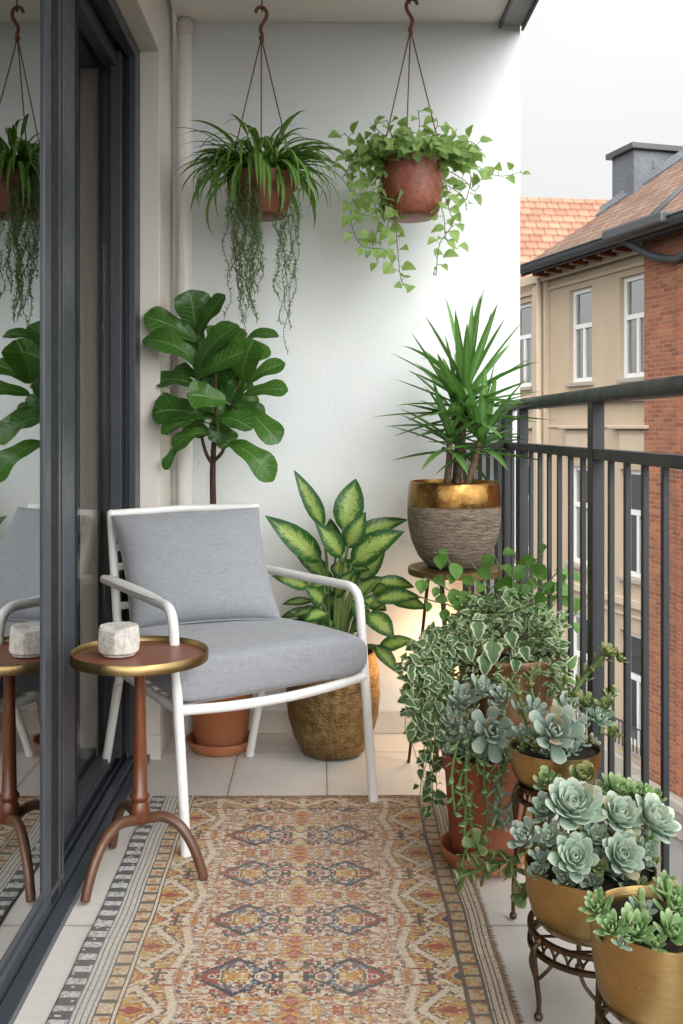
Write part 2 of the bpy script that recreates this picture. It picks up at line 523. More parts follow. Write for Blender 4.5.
def _glass(name, refl=.5, tint=(.88, .90, .89), hi=1.):
    g = NT(name)
    gl = g.n('BsdfGlossy'); gl.inputs[0].default_value = (.93, .95, .95, 1); gl.inputs[1].default_value = .0
    tr = g.n('BsdfTransparent'); tr.inputs[0].default_value = (*tint, 1)
    lw = g.n('Fresnel'); lw.inputs[0].default_value = 1.5
    f = g.ramp(lw.outputs[0], .04, .6, refl * .55, hi)
    mx = g.n('MixShader'); g.set(mx.inputs[0], f); g.t.links.new(tr.outputs[0], mx.inputs[1]); g.t.links.new(gl.outputs[0], mx.inputs[2])
    g.t.links.new(mx.outputs[0], g.out.inputs[0]); return g.m


M['glass'] = _glass('door_glass', .62)
M['pane'] = _glass('window_glass', .75, (.9, .92, .93))
M['clear'] = _glass('clear_door_glass', .06, (.98, .98, .97), .20)


def _brick(name):
    g = NT(name); v = g.obj(); x, y, z = g.sep(v)
    b = g.n('TexBrick'); b.inputs['Scale'].default_value = 1; b.inputs['Brick Width'].default_value = .20; b.inputs['Row Height'].default_value = .066
    b.inputs['Mortar Size'].default_value = .008; b.inputs['Mortar Smooth'].default_value = .3
    b.inputs['Color1'].default_value = (.44, .165, .085, 1); b.inputs['Color2'].default_value = (.24, .085, .052, 1); b.inputs['Mortar'].default_value = (.36, .25, .19, 1)
    g.t.links.new(g.comb(g.math('ADD', x, y), z), b.inputs[0])
    n = g.noise(v, .9, 7, .75); n2 = g.noise(v, 26, 4)
    col = g.mix(g.ramp(n, .4, .7, 0, .55), b.outputs[0], (.17, .085, .06)); col = g.mix(g.ramp(n2, .5, .8, 0, .4), col, (.48, .28, .18))
    return g.fin(col, .9, nrm=g.bump(g.math('ADD', b.outputs[1], g.math('MULTIPLY', n2, -.4)), -.01), spec=.2)


M['brick'] = _brick('brickwork')


def _tiles(name, c1, c2, row=.30, colw=.22):
    g = NT(name); u, v, uv = g.uvs()
    q = g.math('FRACT', g.math('DIVIDE', v, row)); p = g.math('FRACT', g.math('ADD', g.math('DIVIDE', u, colw), g.math('MULTIPLY', g.math('FLOOR', g.math('DIVIDE', v, row)), .5)))
    ci = g.comb(g.math('FLOOR', g.math('ADD', g.math('DIVIDE', u, colw), g.math('MULTIPLY', g.math('FLOOR', g.math('DIVIDE', v, row)), .5))), g.math('FLOOR', g.math('DIVIDE', v, row)))
    wn = g.n('TexWhiteNoise', noise_dimensions='3D'); g.t.links.new(ci, wn.inputs[0])
    n = g.noise(uv, 1.2, 5, .7)
    col = g.mix(wn.outputs[0], c1, c2); col = g.mix(g.ramp(n, .45, .7, 0, .4), col, tuple(x * .55 for x in c1))
    lip = g.ramp(q, .0, .34, 1, 0)
    col = g.mix(g.math('MULTIPLY', lip, .85), col, tuple(x * .35 for x in c1))
    pj = g.ramp(g.math('ABSOLUTE', g.math('SUBTRACT', p, .5)), .42, .5, 0, .5)
    col = g.mix(pj, col, tuple(x * .4 for x in c1))
    return g.fin(col, .85, nrm=g.bump(g.math('SUBTRACT', g.math('SUBTRACT', 1., q), pj), .04), spec=.25)


M['rooftile'] = _tiles('brown_roof_tiles', (.205, .125, .090), (.29, .19, .145), .1657)
M['rooftile2'] = _tiles('orange_roof_tiles', (.30, .145, .095), (.38, .21, .145), .2706, .36)
M['slate'] = m_plaster('slate_cladding', (.145, .155, .17), .02, .22, 1.2)
M['lead'] = m_paint('lead_gutter', (.060, .066, .070), .5, .2)
M['facade'] = m_plaster('facade_render', (.50, .40, .29), .004, .08, .6)
M['facade2'] = m_plaster('facade_trim', (.54, .44, .33), .004, .08, .9)
M['wframe'] = m_paint('window_white', (.78, .78, .76), .5, .04)
M['room'] = m_plaster('room_wall', (.60, .56, .50), .001, .03)
M['curtain'] = m_plaster('curtain', (.78, .75, .68), .003, .06, 3)
M['asphalt'] = m_plaster('asphalt', (.055, .055, .057), .004, .25, 2)
M['paving'] = m_plaster('street_paving', (.22, .21, .20), .004, .15, 1.2)
M['stonetrim'] = m_plaster('stone_trim', (.38, .345, .30), .006, .15, 2)

M['spider'] = m_leaf('spider_leaf', 'stripe', (.065, .175, .026), (.165, .32, .060), (.34, .50, .17), .38, .25)
M['needle'] = m_leaf('trailing_leaf', 'plain', (.15, .24, .11), (.31, .42, .20), None, .5, .15)
M['vine'] = m_leaf('vine_leaf', 'plain', (.15, .27, .075), (.36, .50, .19), None, .42, .32, vein=(.30, .44, .16))
M['ficus'] = m_leaf('fiddle_leaf', 'ficus', (.014, .062, .010), (.065, .170, .024), None, .22, .18, vein=(.17, .29, .10), tcol=(.16, .34, .04))
M['dieff'] = m_leaf('dumb_cane_leaf', 'dieff', (.014, .070, .020), (.032, .115, .028), (.42, .56, .15), .33, .22, vein=(.30, .45, .14))
M['yucca'] = m_leaf('yucca_leaf', 'stripe', (.060, .165, .040), (.145, .31, .080), (.24, .42, .14), .4, .2)
M['ivy'] = m_leaf('ivy_leaf', 'margin', (.075, .165, .060), (.175, .29, .115), (.66, .70, .46), .42, .18, vein=(.25, .34, .2))
M['ivy2'] = m_leaf('trailing_ivy_leaf', 'margin', (.045, .115, .042), (.110, .200, .078), (.56, .60, .38), .42, .15, vein=(.2, .28, .16))
M['green'] = m_leaf('green_leaf', 'plain', (.045, .135, .024), (.13, .28, .055), None, .36, .25, vein=(.20, .33, .1))
M['blue'] = m_leaf('glaucous_leaf', 'sedum', (.20, .335, .24), (.44, .565, .44), (.64, .67, .55), .5, .06)
M['grey'] = m_leaf('grey_green_leaf', 'sedum', (.19, .28, .225), (.33, .42, .35), (.47, .49, .41), .55, .06)
M['lime'] = m_leaf('fresh_green_leaf', 'sedum', (.12, .25, .080), (.27, .42, .17), (.46, .55, .30), .42, .1)
M['jade'] = m_leaf('jade_leaf', 'sedum', (.10, .17, .055), (.20, .28, .10), (.42, .36, .15), .42, .08)
M['stem'] = m_paint('green_stem', (.12, .19, .055), .5, .2)
M['bark'] = m_plaster('bark', (.085, .045, .030), .006, .35, 30)
M['cane'] = m_plaster('yucca_cane', (.20, .135, .085), .010, .45, 45)

# ============================================================ BALCONY SHELL
WY, XL, XR, ZC = 3.59, -.536, .711, 2.55
b = MB(); b.box(-.80, .76, -1.6, WY, -.22, 0); o = b.build('floor', M['floor'], smooth=False); struct(o)
b = MB(); b.box(-.80, XR, WY, WY + .3, -4.7, 5.5)
t = thing('end_wall', 'tall pale rendered wall closing the far end of the balcony behind the hanging pots', 'wall', (0, WY, 0))
b.build('wall_face', M['wall'], t, smooth=False)
b = MB(); b.box(XL, XR, WY - .012, WY, 0.001, .082); b.build('skirting', M['skirt'], t, smooth=False, bevel=.002)
b = MB(); b.box(XL + .02, XR - .001, -1.6, WY - .001, ZC, ZC + .25)
o = b.build('ceiling', M['ceil'], smooth=False); struct(o)
t = thing('drip_strip', 'dark grey metal drip strip along the outer edge of the balcony ceiling', 'drip strip', (.68, 0, ZC))
b = MB(); b.box(.642, XR + .004, -1.6, WY - .002, ZC - .012, ZC - .002); b.build('strip', m_paint('strip_grey', (.28, .28, .28), .5), t, smooth=False)
b = MB(); b.box(.634, .642, -1.6, WY - .002, ZC - .022, ZC - .0005); b.box(XR + .004, XR + .012, -1.6, WY - .002, ZC - .03, ZC + .25); b.build('edge_lip', M['dark'], t, smooth=False)
# wall that carries the door: lintel and corner pier
t = thing('door_wall', 'beige wall and corner pier framing the sliding glass door on the left', 'wall', (-.65, 3.4, 0))
b = MB(); b.box(-.80, XL, -1.6, 3.30, 2.34, 2.75); b.build('lintel', M['trim'], t, smooth=False, bevel=.003)
b = MB(); b.box(-.80, XL, 3.302, WY - .001, 0.002, 2.75); b.build('pier', M['trim'], t, smooth=False, bevel=.003)
b = MB(); b.box(-.606, XL + .004, 3.294, 3.3015, .0015, .085); b.build('skirting', M['trim'], t, smooth=False, bevel=.002)
# rain pipe
t = thing('rain_pipe', 'white round rain pipe running up the corner beside the beige pier', 'pipe', (-.487, 3.55, 0))
b = MB(); b.lathe([(.027, .0), (.027, 2.50)], (-.487, 3.553, 0), 32); b.build('pipe', M['pipe'], t, auto=40)
b = MB(); b.lathe([(.029, 2.485), (.031, 2.49), (.031, 2.53), (.02, 2.549)], (-.487, 3.553, 0), 32); b.build('cap', M['trim'], t, auto=40)
for z in (.5, 1.95):
    b = MB(); b.lathe([(.0275, z), (.030, z + .002), (.030, z + .022), (.0275, z + .024)], (-.487, 3.553, 0), 32); b.build('clip', M['pipe'], t, auto=40)

# ------------------------------------------------------------ room behind the glass
t = thing('living_room', 'dim beige room seen faintly through the sliding glass door', 'room', (-2.4, 1.5, 0))
b = MB(); b.box(-4.2, -.803, 4.2, 4.3, 0, 2.45); b.box(-4.3, -4.2, -2, 4.3, 0, 2.45); b.box(-4.3, -.803, -2.1, -2, 0, 2.45)
b.box(-.803, -.70, 3.80, 4.3, 0, 2.45); b.build('room_wall', M['room'], t, smooth=False)
b = MB(); b.box(-4.3, -.803, -2.1, 4.3, -.2, 0); b.build('room_floor', M['tablewood'], t, smooth=False)
b = MB(); b.box(-4.3, -.803, -2.1, 4.3, 2.45, 2.6); b.build('room_ceiling', M['room'], t, smooth=False)
t = thing('curtain', 'pale beige curtain hanging in folds behind the far pane of the sliding door', 'curtain', (-.9, 3.2, 0))
b = MB(); pts = []
n = 90
vs = []
for i in range(n + 1):
    y = 2.95 + .62 * i / n; x = -.86 + .028 * math.sin(i * .62) + .01 * math.sin(i * 1.7)
    vs += [(x, y, .02), (x, y, 2.42)]
b.add(vs, [(2 * i, 2 * i + 2, 2 * i + 3, 2 * i + 1) for i in range(n)]); b.build('drape', M['curtain'], t)

# ------------------------------------------------------------ sliding door
door = thing('sliding_glass_door', 'anthracite sliding glass door with large panes along the left side', 'door', (-.66, 2.3, 0))
b = MB()
b.box(-.600, -.566, -1.6, 3.298, 0.001, .020); b.box(-.628, -.604, -1.6, 3.298, .001, .034); b.box(-.80, -.628, -1.6, 3.298, .001, .012)
b.box(-.650, -.642, -1.6, 3.298, .012, .030); b.box(-.684, -.668, -1.6, 3.298, .012, .036); b.box(-.712, -.706, -1.6, 3.298, .012, .030); b.box(-.80, -.745, -1.6, 3.298, .012, .040)
b.build('track', M['dark2'], door, smooth=False, bevel=.0015)
b = MB()
for x0, x1, z0 in ((-.634, -.600, 2.295), (-.662, -.6345, 2.318), (-.700, -.6625, 2.275), (-.735, -.7005, 2.31), (-.80, -.7355, 2.28)):
    b.box(x0, x1, -1.6, 3.299, z0, 2.339)
b.build('head_frame', M['dark'], door, smooth=False, bevel=.002)
b = MB()
for x0, x1, y0 in ((-.622, -.600, 3.215), (-.640, -.6225, 3.24), (-.676, -.6405, 3.19), (-.706, -.6765, 3.215)):
    b.box(x0, x1, y0, 3.3, .041, 2.30)
b.build('jamb', M['dark'], door, smooth=False, bevel=.002)


def panel(xf, xb, y0, y1, sw, grooves, sides, zb=.036, zt=2.30, rail=.055, gm='glass', go=.009):
    p = thing('door_panel', '', ''); del p['label']; del p['category']; p.parent = door; p.location = Vector((xf, (y0 + y1) / 2, 0)) - wloc(door)
    mid = xf - go
    b = MB()
    for s in sides:
        a, c = (y0, y0 + sw) if s < 0 else (y1 - sw, y1)
        b.box(xb, xf, a, c, zb, zt)
    o = b.build('stile', M['dark2'], p, smooth=False, bevel=.003)
    b = MB(); b.box(xb + .002, xf - .004, y0 + .001, y1 - .001, zb, zb + rail); b.box(xb + .006, xf + .002, y0 + .001, y1 - .001, zb + rail * .35, zb + rail * .62); b.build('bottom_rail', M['dark2'], p, smooth=False, bevel=.002)
    b = MB(); b.box(xb + .002, xf - .002, y0 + .001, y1 - .001, zt - .05, zt); b.build('top_rail', M['dark'], p, smooth=False, bevel=.002)
    b = MB(); b.box(mid - .003, mid + .003, y0 + .003, y1 - .003, zb + rail - .004, zt - .045); b.build('pane', M[gm], p, smooth=False)
    b = MB()
    for (a, c, x) in grooves: b.box(xf - .001, xf + x, a, c, zb + .001, zt - .001)
    b.build('seal', M['black'], p, smooth=False)
    return p


panel(-.600, -.640, -.2, 2.326, .160, ((2.218, 2.272, .0015), (2.30, 2.306, .001)), (-1, 1))
panel(-.655, -.700, 2.40, 3.205, .265, ((2.425, 2.53, .0015), (2.655, 2.668, .003)), (-1,), zb=.037, rail=.04, gm='clear', go=.04)
b = MB(); b.box(-.708, -.700, 3.16, 3.205, .04, 2.30); b.build('weather_strip', M['black'], door, smooth=False)

# ============================================================ RAILING
t = thing('balcony_railing', 'dark grey metal balcony railing with slim balusters and a thick handrail', 'railing', (.67, 2.0, 0))
RX0, RX1 = .640, .700
b = MB(); pr = [(RX0, 1.161), (RX0 - .001, 1.178), (RX0 + .006, 1.190), (RX0 + .03, 1.194), (RX1 - .006, 1.190), (RX1, 1.178), (RX1, 1.161), (RX1 - .006, 1.156), (RX0 + .006, 1.156)]
ys = [-1.6, 3.588]
vs = [(x, y, z) for y in ys for (x, z) in pr]; k = len(pr)
b.add(vs, [(i, (i + 1) % k, k + (i + 1) % k, k + i) for i in range(k)] + [tuple(range(k))[::-1], tuple(range(k, 2 * k))])
b.build('handrail', M['rail'], t, auto=50)
b = MB(); b.box(.648, .684, -1.6, 3.588, 1.020, 1.045); b.build('mid_rail', M['rail'], t, smooth=False, bevel=.002)
b = MB(); b.box(.648, .684, -1.6, 3.588, .055, .080); b.build('bottom_rail', M['rail'], t, smooth=False, bevel=.002)
posts = [3.565, 3.29, 2.41, 1.57, .73, -.11]
for i, y in enumerate(posts):
    b = MB(); b.box(.645, .675, y - .022, y + .022, .002, 1.158); b.build('post', M['rail'], t, smooth=False, bevel=.002)
    b = MB(); b.box(.632, .690, y - .04, y + .04, .0015, .010); b.build('foot_plate', M['rail'], t, smooth=False, bevel=.001)
for a, c, m in ((3.565, 3.29, 2), (3.29, 2.41, 6), (2.41, 1.57, 6), (1.57, .73, 6), (.73, -.11, 6)):
    for k in range(1, m + 1):
        y = a + (c - a) * k / (m + 1)
        b = MB(); b.box(.6560, .6680, y - .0085, y + .0085, .079, 1.021); b.build('baluster', M['rail'], t, smooth=False, bevel=.001)
# short return along the end wall
b = MB(); b.box(.50, .647, 3.535, 3.558, 1.021, 1.044); b.build('mid_rail', M['rail'], t, smooth=False, bevel=.002)
b = MB(); b.box(.50, .647, 3.535, 3.558, .056, .079); b.build('bottom_rail', M['rail'], t, smooth=False, bevel=.002)
for x in (.617, .589, .561, .533, .505):
    b = MB(); b.box(x - .006, x + .006, 3.54, 3.552, .078, 1.022); b.build('baluster', M['rail'], t, smooth=False, bevel=.001)

# ============================================================ STREET AND HOUSES
GZ = -4.7
b = MB(); b.box(-400, 400, -400, 400, GZ - 1, GZ); o = b.build('street', M['asphalt'], smooth=False); struct(o)
P0 = Vector((5.05, 14, 0)); UX, UY = -.271, .9626


def st(x, out=0.):
    rx = (x - CX) / F
    px, py = P0.x - out * UY, P0.y + out * UX
    return (px * UY - py * UX) / (rx * UY - UX)


def S(x, out=0.):
    t = st(x, out); py = P0.y + out * UX
    return (t - py) / UY


def Z(w): return w - GZ


RZ = math.atan2(UY, UX)
b = MB(); b.box(-12, 14, 0.02, 1.9, .004, .12)
o = b.build('pavement', M['paving'], smooth=False, local=True, bevel=.02); o.location = (P0.x, P0.y, GZ); o.rotation_euler.z = RZ; struct(o)
bld = thing('rendered_house', 'beige rendered house with tall white windows and a brown tiled roof across the street', 'house', (P0.x, P0.y, GZ), RZ)
s_b = S(650)
s_p0, s_p1 = S(550), S(537)
wins = []       # (s0, s1, z0, z1)
for sa, sb_ in ((S(649), S(620)), (S(592), S(569.5)), (s_p1 + .22, s_p1 + 1.0), (s_p1 + 1.9, s_p1 + 2.65)):
    sa = max(sa, s_b + .02)
    for z0, z1 in ((1.86, 3.42), (-1.18, .46), (-3.75, -2.02)):
        wins.append((sa, sb_, Z(z0), Z(z1)))
# wall with real openings: strips between windows
b = MB()
xs = sorted(set([s_b] + [w[0] for w in wins] + [w[1] for w in wins] + [10.]))
top = Z(3.84)
for x0, x1 in zip(xs[:-1], xs[1:]):
    hs = sorted([(w[2], w[3]) for w in wins if w[0] <= x0 + 1e-6 and w[1] >= x1 - 1e-6])
    z = 0.
    for h in hs:
        b.box(x0, x1, -.3, 0, z, h[0]); z = h[1]
    b.box(x0, x1, -.3, 0, z, top)
b.build('wall', M['facade'], bld, smooth=False, local=True)
b = MB(); b.box(s_b, 10, -6, -.9, 0, top); b.build('inner_wall', M['room'], bld, smooth=False, local=True)
b = MB()
b.box(s_p0, s_p1, .0, .10, .3, top - .02)
b.build('pilaster', M['facade2'], bld, smooth=False, local=True, bevel=.01)
b = MB(); b.tube([(s_p0 + .1, .16, .3), (s_p0 + .1, .16, top - .1)], .05, 12); b.build('downpipe', M['facade2'], bld, local=True)
b = MB()
for z0, z1, pj in ((1.50, 1.62, .10), (1.62, 1.67, .14), (3.52, 3.58, .05), (-1.62, -1.50, .08), (-1.78, -1.74, .04), (1.10, 1.14, .03)):
    for a, c in ((s_b + .002, s_p0 - .003), (s_p1 + .003, 10)):
        b.box(a, c, .0, pj, Z(z0), Z(z1))
b.box(s_b + .002, 10, .101, .16, Z(3.68), Z(3.84)); b.build('cornice', M['facade2'], bld, smooth=False, local=True, bevel=.008)
b = MB(); b.box(s_b + .002, s_p0 - .003, 0, .12, .125, .75); b.box(s_p1 + .003, 10, 0, .12, .125, .75); b.build('plinth', M['stonetrim'], bld, smooth=False, local=True, bevel=.01)
for (a, c, z0, z1) in wins:
    mid = (a + c) / 2; fw = .075; zm = z0 + (z1 - z0) * .60; yb = -.13
    b = MB()
    b.box(a, a + fw, yb, yb + .06, z0, z1); b.box(c - fw, c, yb, yb + .06, z0, z1)
    b.box(a + fw, c - fw, yb, yb + .06, z1 - fw, z1); b.box(a + fw, c - fw, yb, yb + .06, z0, z0 + fw)
    b.box(a + fw, c - fw, yb + .004, yb + .07, zm - .04, zm + .04)
    b.box(mid - .035, mid + .035, yb + .006, yb + .066, z0 + fw, zm - .04)
    w = b.build('window', M['wframe'], bld, smooth=False, local=True, bevel=.006)
    b = MB(); b.box(a + fw, c - fw, yb + .02, yb + .028, z0 + fw, z1 - fw); b.build('pane', M['pane'], w, smooth=False, local=True)
    b = MB(); b.box(a - .06, c + .06 if a > s_b + .1 else c, -.1, .07, z0 - .07, z0 - .002); b.build('sill', M['stonetrim'], w, smooth=False, local=True, bevel=.01)
    b = MB(); n = 24; vs = []
    for i in range(n + 1):
        x = a + fw + (c - a - 2 * fw) * i / n; y = yb - .12 + .02 * math.sin(i * 1.3)
        vs += [(x, y, z0), (x, y, z0 + (z1 - z0) * .62)]
    b.add(vs, [(2 * i, 2 * i + 2, 2 * i + 3, 2 * i + 1) for i in range(n)]); b.build('half_curtain', M['curtain'], w, local=True)
    if Z(-1.5) < z0 < Z(0):
        for q in range(2):
            bb = MB(); g0 = .02 + q * .07; bb.box(a - .10 + g0, c + .10 - g0 - (.1 if a < s_b + .1 else 0), .0, .04 + q * .03, Z(.60) + g0, Z(1.08) - g0)
            bb.build('blind_box', M['facade2'], bld, smooth=False, local=True, bevel=.01)
        bb = MB(); bb.box(a - .14, c + (.14 if a > s_b + .1 else .14), .0, .14, Z(1.081), Z(1.135)); bb.build('hood', M['facade2'], bld, smooth=False, local=True, bevel=.01)
    if z0 < Z(-3):
        bb = MB()
        for k in range(9): x = a + (c - a) * k / 8; bb.tube([(x, .08, z0 - .02), (x, .08, z0 + .35)], .009, 6)
        bb.tube([(a, .08, z0 + .35), (c, .08, z0 + .35)], .014, 6); bb.build('window_guard', M['dark'], bld, local=True)
# roof
pit = math.radians(39); ez = Z(3.92); ey = .50; sl = S(522, .5)
cp, sp = math.cos(pit), math.sin(pit); tt = sp / cp


def rp(s, k, lift=0): return (s, ey - k - lift * sp, ez + k * tt + lift * cp)


KR = 2.7
b = MB(); s0 = -13.
rows = 21
for i in range(rows):
    k0, k1 = KR * i / rows, KR * (i + 1) / rows
    L0, L1 = .018, .0
    a = [rp(s0, k0, .02 + .03), rp(sl - k0, k0, .05), rp(sl - k1, k1, .02), rp(s0, k1, .02)]
    b.add(a, [(0, 1, 2, 3)][::1], [(s0, k0 / cp), (sl - k0, k0 / cp), (sl - k1, k1 / cp), (s0, k1 / cp)])
    a = [rp(s0, k0, .0), rp(sl - k0, k0, .0), rp(sl - k0, k0, .05), rp(s0, k0, .05)]
    b.add(a, [(0, 1, 2, 3)], [(s0, k0 / cp - .01), (sl - k0, k0 / cp - .01), (sl - k0, k0 / cp), (s0, k0 / cp)])
# hip end and rear slopes
b.add([(sl, ey, ez), (sl, ey - 2 * KR, ez), (sl - KR, ey - KR, ez + KR * tt)], [(0, 1, 2)], [(0, 0), (10, 0), (5, 7)])
b.add([(s0, ey - 2 * KR, ez), (sl, ey - 2 * KR, ez), (sl - KR, ey - KR, ez + KR * tt), (s0, ey - KR, ez + KR * tt)], [(3, 2, 1, 0)], [(0, 0), (20, 0), (15, 7), (0, 7)])
b.add([(s0, ey, ez), (s0, ey - 2 * KR, ez), (s0, ey - KR, ez + KR * tt)], [(0, 2, 1)], [(0, 0), (10, 0), (5, 7)])
roof = b.build('roof', M['rooftile'], bld, smooth=False, local=True)
b = MB(); b.tube([rp(sl - .9, .9, .05), rp(sl - KR, KR, .06)], .07, 8, flat=.6)
hp = [rp(sl - .95, .95, .04), rp(sl - 2.3, 2.3, .04)]
off = Vector((.10, 0, .34))
A, B = Vector(hp[0]), Vector(hp[1])
b.add([A, B, B + off * .5, A + off * .35], [(0, 1, 2, 3)]); b.add([A + Vector((0, -.3, 0)), B + Vector((0, -.3, 0)), B + off * .5 + Vector((0, -.3, 0)), A + off * .35 + Vector((0, -.3, 0))], [(3, 2, 1, 0)])
b.build('hip_flashing', M['slate'], roof, smooth=False, local=True)


def roof_at(x, y):
    # walk along the roof plane to find where the pixel ray meets it
    best = None
    for i in range(0, 520):
        k = i * .01
        s = S(x, ey - k); tq = st(x, ey - k)
        z = 1.095 - (y - HY) * tq / F
        e = abs(z - (GZ + ez + k * tt))
        if best is None or e < best[0]: best = (e, s, k)
    return best[1], best[2]


ds, dk = roof_at(612, 203)
dy = ey - dk; dz = ez + dk * tt
dt = st(611, dy); ztop = Z(1.095 - (160 - HY) * dt / F)
de = S(634, dy)
b = MB(); b.box(de, ds, dy - 5.4, dy, dz - .3, ztop)
b.box(de - .02, de, dy - .9, dy - .35, dz + .45, ztop - .15)
dm = b.build('dormer', M['slate'], roof, smooth=False, local=True, bevel=.01)
b = MB(); b.box(de - .08, ds + .08, dy - 5.5, dy + .08, ztop + .001, ztop + .10); b.build('dormer_cap', M['lead'], dm, smooth=False, local=True, bevel=.01)
b = MB(); b.box(s0, sl + .02, .16, ey - .02, ez - .10, ez - .03); b.box(s0, sl + .02, ey - .02, ey + .01, ez - .16, ez - .01)
b.build('eaves_board', M['lead'], bld, smooth=False, local=True)
b = MB(); n = 14
gp = [(ey + .09 + .09 * math.cos(PI + PI * i / n), ez - .03 - .11 * math.sin(PI * i / n)) for i in range(n + 1)]
vs = [(s, y, z) for s in (s0, sl + .05) for (y, z) in gp]
b.add(vs, [(i, i + 1, n + 2 + i, n + 1 + i) for i in range(n)])
b.tube([(s0, ey + .185, ez - .02), (sl + .05, ey + .185, ez - .02)], .018, 8)
b.add([(sl + .05, y, z) for (y, z) in gp], [tuple(range(n + 1))])
b.build('gutter', M['lead'], bld, local=True, auto=50)
x = s_b + .2
while x < sl:
    b = MB(); b.box(x, x + .07, .17, .46, ez - .20, ez - .102); x += .42
    b.build('rafter_end', M['tablewood'], bld, smooth=False, local=True)

# brick house joined to it
br = thing('brick_house', 'red brick house front with pale stone ledge at the right edge of the view', 'house', (P0.x, P0.y, GZ), RZ)
b = MB(); b.box(-13, s_b - .003, -6, .10, 0, top - .001); b.build('wall', M['brick'], br, smooth=False, local=True)
s_c = S(677, .15)
b = MB(); b.box(s_c - .55, s_c - .0, .101, .16, .0, top - .25); b.box(s_c - 1.7, s_c - 1.15, .101, .16, .0, top - .25); b.build('brick_pier', M['brick'], br, smooth=False, local=True)
zl = Z(1.095 - (783 - HY) * 14.3 / F)
b = MB(); b.box(-13, s_b + .0, .16, .34, zl - .16, zl); b.box(-13, s_b + .0, .16, .26, zl - .3, zl - .161); b.build('stone_ledge', M['stonetrim'], br, smooth=False, local=True, bevel=.03)
b = MB(); b.box(-13, s_b, .161, .20, .125, .5); b.build('plinth', M['stonetrim'], br, smooth=False, local=True, bevel=.02)
b = MB(); b.tube(smooth_path([(s_b - .02, .55, top + .02), (s_b - .15, .5, top - .05), (s_b - .5, .3, top - .30), (s_b - .95, .22, top - .42), (s_b - 2.6, .22, top - .8), (s_b - 2.7, .22, .4)], 5), .055, 10)
b.build('downpipe', M['lead'], br, local=True)
b = MB(); b.box(s_b - 1.4, s_b + .05, .42, .78, top - .03, top + .13); b.build('hopper', M['lead'], br, smooth=False, local=True, bevel=.03)
hs, hk = roof_at(645, 220)
b = MB(); pth = [rp(S(640, .5), .15, .1), rp(S(700, -.6), 1.2, .12)]
b.tube(pth, .06, 8, flat=.7); b.build('roof_flashing', M['lead'], br, local=True)

# orange-roofed house further down the street
far = thing('orange_roofed_house', 'distant house with a bright orange tiled roof beyond the beige house', 'house', (6.2, 27, GZ), math.radians(8))
b = MB(); b.box(-6, 5, -6, 0, 0, Z(3.9)); b.build('wall', M['facade'], far, smooth=False, local=True)
b = MB(); zr = Z(1.095 + (428 - 193) * 29.5 / F); rows = 17
z0_, y0_ = Z(4.0), .4
for i in range(rows):
    f0, f1 = i / rows, (i + 1) / rows
    def q(x, f, l): return (x, y0_ * (1 - f) + (-3.0) * f - 0 * l, z0_ * (1 - f) + zr * f + l)
    L = 4.6
    b.add([q(-6.5, f0, .05), q(5.5, f0, .05), q(5.5, f1, .0), q(-6.5, f1, .0)], [(0, 1, 2, 3)], [(-6.5, f0 * L), (5.5, f0 * L), (5.5, f1 * L), (-6.5, f1 * L)])
    b.add([q(-6.5, f0, .0), q(5.5, f0, .0), q(5.5, f0, .05), q(-6.5, f0, .05)], [(0, 1, 2, 3)], [(-6.5, f0 * L), (5.5, f0 * L), (5.5, f0 * L), (-6.5, f0 * L)])
b.add([(-6.5, -6.4, Z(4)), (5.5, -6.4, Z(4)), (5.5, -3, zr), (-6.5, -3, zr)], [(3, 2, 1, 0)], [(0, 0), (10, 0), (10, 4), (0, 4)])
b.add([(-6.5, .4, Z(4)), (-6.5, -6.4, Z(4)), (-6.5, -3, zr)], [(0, 2, 1)]); b.add([(5.5, .4, Z(4)), (5.5, -6.4, Z(4)), (5.5, -3, zr)], [(0, 1, 2)])
b.build('roof', M['rooftile2'], far, smooth=False, local=True)
# local +y of this house points away from us: turn it round
far.rotation_euler.z = math.radians(180 + 8)

# ============================================================ RUG
AX = -.056


